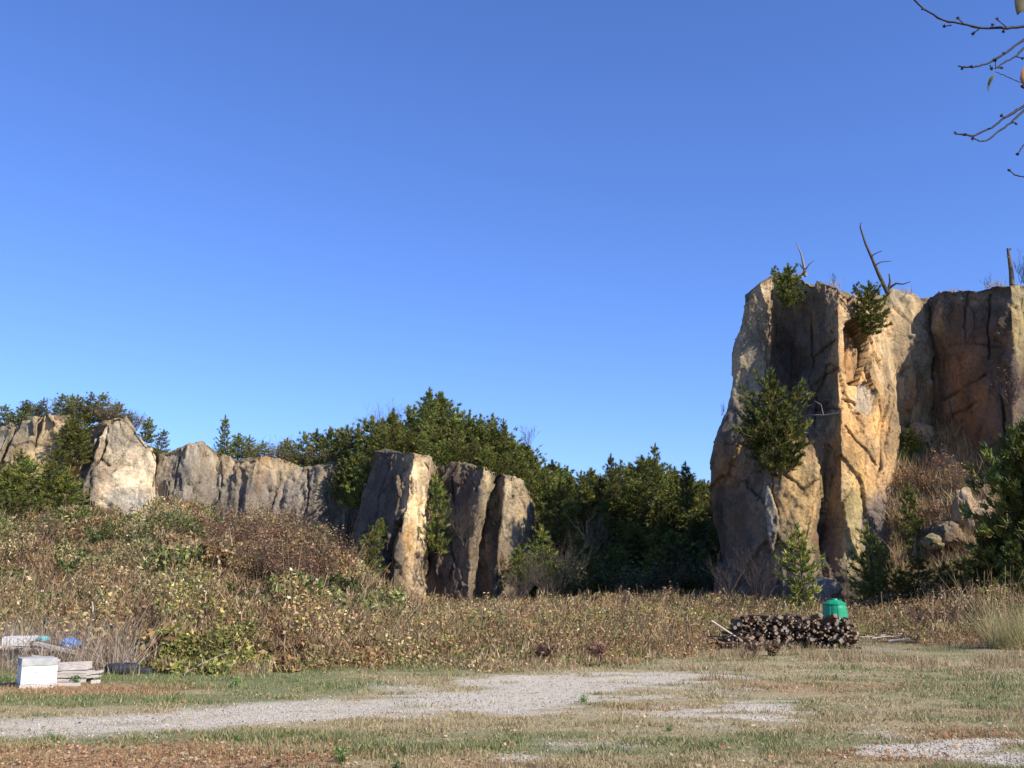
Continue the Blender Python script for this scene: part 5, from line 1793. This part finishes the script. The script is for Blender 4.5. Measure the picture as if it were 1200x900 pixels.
ga, gb = on_ground(215, 792), on_ground(268, 786)
stick((ga.x, ga.y, .03), (gb.x, gb.y, .33), .011, 'thin pale stick leaning out of the yellow green vines')
ga = on_ground(135, 790)
stick((ga.x, ga.y + .3, .1), (ga.x + .22, ga.y + .5, .52), .011, 'short stick standing behind the larger black tyre')
ga = on_ground(18, 800)
stick((ga.x, ga.y + .1, 0), (ga.x + .12, ga.y + .2, .8), .01, 'bent dry stalk in front of the half buried white box')
# pole leaning on bank (left edge of the dark stalks)
ga = on_ground(62, 786)
stick((ga.x, ga.y + 1.6, .9), (ga.x - .05, ga.y + 1.6, 1.18), .02, 'upright white weathered stick among the dry stalks above the junk heap', 'pale_wood')


# dry stalks behind junk
def stalks():
    n = 1500
    a = RS.uniform(-40, 165, n)
    Y = RS.uniform(18.0, 20.0, n)
    X = (a - 600) / 1195 * Y
    P = np.stack([X, Y, np.zeros(n)], 1)
    V, Fa = blade_geo(P, RS.uniform(.35, 1.15, n), np.full(n, .014), 1.3)
    o = link('dry_stalks', np_mesh('dry_stalks', V, Fa, M['leaf'], fcol=palette(n, [(0.5, 0.42, 0.32), (0.38, 0.29, 0.2), (0.27, 0.2, 0.14)])))
    tag(o, 'tangle of pale dry stalks behind the white boxes and planks', 'dry stalks', kind='stuff')


stalks()


# small green weeds in the foreground
def weed(px, py, h, label, seed):
    g = on_ground(px, py)
    n = 60
    rs = np.random.RandomState(seed)
    P = rs.normal(0, 1, (n, 3)) * [h * .35, h * .35, 0] + np.stack([np.zeros(n), np.zeros(n), rs.uniform(.02, h, n)], 1)
    V, Fa = leaf_geo(P, rs.uniform(.15, .3, n) * h * .7, .6, .45)
    b, Fb = blade_geo(P * [0.3, .3, 0], rs.uniform(.5, 1, n) * h, np.full(n, .008), .8)
    t = empty('weed', g)
    link('leaves', np_mesh('leaves', V, Fa, M['leaf'], fcol=palette(n, [(0.1, 0.22, 0.05), (0.16, 0.28, 0.07)])), t)
    link('stalks', np_mesh('stalks', b, Fb, M['leaf'], fcol=palette(n, [(0.14, 0.2, 0.06)])), t)
    tag(t, label, 'weed')


weed(400, 895, .13, 'small leafy green weed at the bottom of the picture', 1)
weed(465, 905, .1, 'low green weed at the bottom right of the leafy one', 2)
weed(276, 806, .16, 'dark green weed on the verge above the gravel track', 3)
weed(785, 858, .07, 'flat green weed patch in the middle of the field', 4)
weed(683, 823, .1, 'small bright green weed in the sandy patch', 5)
weed(90, 800, .14, 'bluish green weed in front of the low crate', 6)


# ---------------------------------------------------------------- near cherry tree (twigs at upper right)
CY = 5.2


def cherry():
    base = Vector((7.4, 3.4, 0))
    t = empty('cherry_tree', base)
    lb = MB()
    lb.tube([Vector(p) - base for p in ((7.4, 3.4, -.1), (7.15, 3.75, 1.0), (6.6, 4.4, 2.1), (6.28, 4.74, 2.75), (6.17, 4.79, 3.2), (6.1, 4.8, 3.6), (6.05, 4.8, 4.0), (5.95, 4.85, 4.6), (5.7, 5.0, 5.4))], [.16, .13, .11, .09, .08, .07, .06, .045, .02], 10)
    lb.build('trunk', M['cherry'], t, smooth=True)

    def Z(x, y, d=0.0):
        return at(1000 + x / 4.0, y / 4.0, CY + d) - base

    def br(pts, r0, r1, buds=(), join=None, d=0.0):
        P = [Z(x, y, d + .02 * i) for i, (x, y) in enumerate(pts)]
        if join:
            P.append(Vector(join) - base)
        # densify
        Q = []
        for p, q in zip(P[:-1], P[1:]):
            for k in range(4):
                Q.append(p.lerp(q, k / 4) + Vector((random.uniform(-.003, .003), 0, random.uniform(-.003, .003))))
        Q.append(P[-1])
        n = len(Q)
        b = MB()
        nv = (len(pts) - 1) * 4
        rad = [r0 + (r1 - r0) * min(1.0, k / nv) if k <= nv else r1 + (0.035 - r1) * (k - nv) / max(1, n - 1 - nv) for k in range(n)]
        rad = [r * random.uniform(.85, 1.2) for r in rad]
        b.tube(Q, rad, 6)
        o = b.build('branch', M['cherry'], t, smooth=True)
        for (x, y, dx, dy) in buds:
            p = Z(x, y, d)
            q = Z(x + dx, y + dy, d + .01)
            bb = MB()
            bb.tube([p, p.lerp(q, .6), q], [.004, .003, .004], 5)
            for k in range(5):
                an = k * 1.25
                e = q + Vector((math.cos(an) * .011, random.uniform(-.01, .01), math.sin(an) * .011))
                bb.tube([q, q.lerp(e, .5), e], [.003, .0048, .0008], 5)
            bb.build('bud_spur', M['cherry'], o)
        return o
    br([(275, -10), (330, 42), (420, 95), (520, 115), (600, 130), (720, 132), (810, 122), (900, 110)], .0048, .0095,
       [(340, 50, -15, -8), (460, 118, -35, 6), (515, 110, -25, -25), (590, 135, -28, 22), (655, 130, -2, -15), (718, 128, -45, -38), (705, 133, 0, 14)], (6.05, 4.8, 3.0 + 1.0))
    br([(492, 310), (560, 316), (620, 302), (700, 258), (760, 215), (810, 178), (900, 120)], .0045, .0085,
       [(520, 312, -10, 8), (560, 314, -8, 0), (705, 255, 0, -6), (640, 305, 8, 18)], (6.1, 4.8, 3.6), .05)
    br([(665, 322), (720, 285), (765, 262), (790, 232), (830, 200), (900, 160)], .004, .007, [(668, 318, -2, -36), (680, 318, 15, 0), (762, 265, 30, 8)], (6.1, 4.8, 3.5), .08)
    br([(665, 335), (720, 358), (780, 385), (830, 400), (900, 380)], .0022, .0035, [], (6.1, 4.8, 3.5), .08)
    br([(475, 624), (520, 633), (570, 636), (650, 598), (710, 552), (770, 515), (810, 490), (900, 440)], .0045, .0085,
       [(482, 625, -4, -3), (530, 634, -6, -4), (565, 645, -8, 6), (708, 553, -14, -10)], (6.15, 4.8, 3.2))
    br([(560, 645), (590, 660), (630, 658), (680, 618), (740, 575), (780, 535), (830, 490), (900, 450)], .0035, .007, [(745, 572, 18, 8)], (6.2, 4.75, 3.1), .04)
    br([(770, 722), (785, 700), (800, 680), (860, 640)], .003, .005, [(775, 718, -4, 4)], (6.2, 4.75, 2.9), .02)
    br([(730, 800), (755, 820), (790, 828), (850, 830), (900, 800)], .003, .005, [(732, 800, -2, -3)], (6.2, 4.75, 2.8), .02)

    def leaf(pts, col, d=.0):
        P = [Z(x, y, d + random.uniform(-.015, .015)) for x, y in pts]
        n = len(P)
        c = sum(P, Vector()) / n + Vector((0, .012, 0))
        V = np.array([tuple(p) for p in P] + [tuple(c)])
        Fa = np.array([(k, (k + 1) % n, n) for k in range(n)])
        me = np_mesh('leaf', V, Fa, M['leaf'], fcol=np.array([col] * n) * RS.uniform(.8, 1.2, (n, 1)))
        o = link('leaf', me, t)
        m = o.modifiers.new('thick', 'SOLIDIFY')
        m.thickness = .0015
    leaf([(662, 348), (655, 372), (640, 400), (632, 432), (627, 405), (635, 372), (650, 352)], (0.16, 0.17, 0.05))
    leaf([(752, -20), (810, -20), (860, 20), (830, 60), (790, 55), (768, 72), (760, 45)], (0.13, 0.1, 0.05))
    leaf([(798, 310), (850, 320), (860, 380), (830, 402), (795, 400), (780, 370), (786, 335)], (0.4, 0.2, 0.09))
    leaf([(780, 402), (795, 395), (806, 420), (790, 412)], (0.35, 0.12, 0.06))
    tag(t, 'nearly leafless cherry tree whose budded twigs reach in at the upper right corner', 'tree')


cherry()

scene.render.engine = 'CYCLES'
scene.cycles.max_bounces = 5
scene.cycles.diffuse_bounces = 3
scene.cycles.transparent_max_bounces = 4
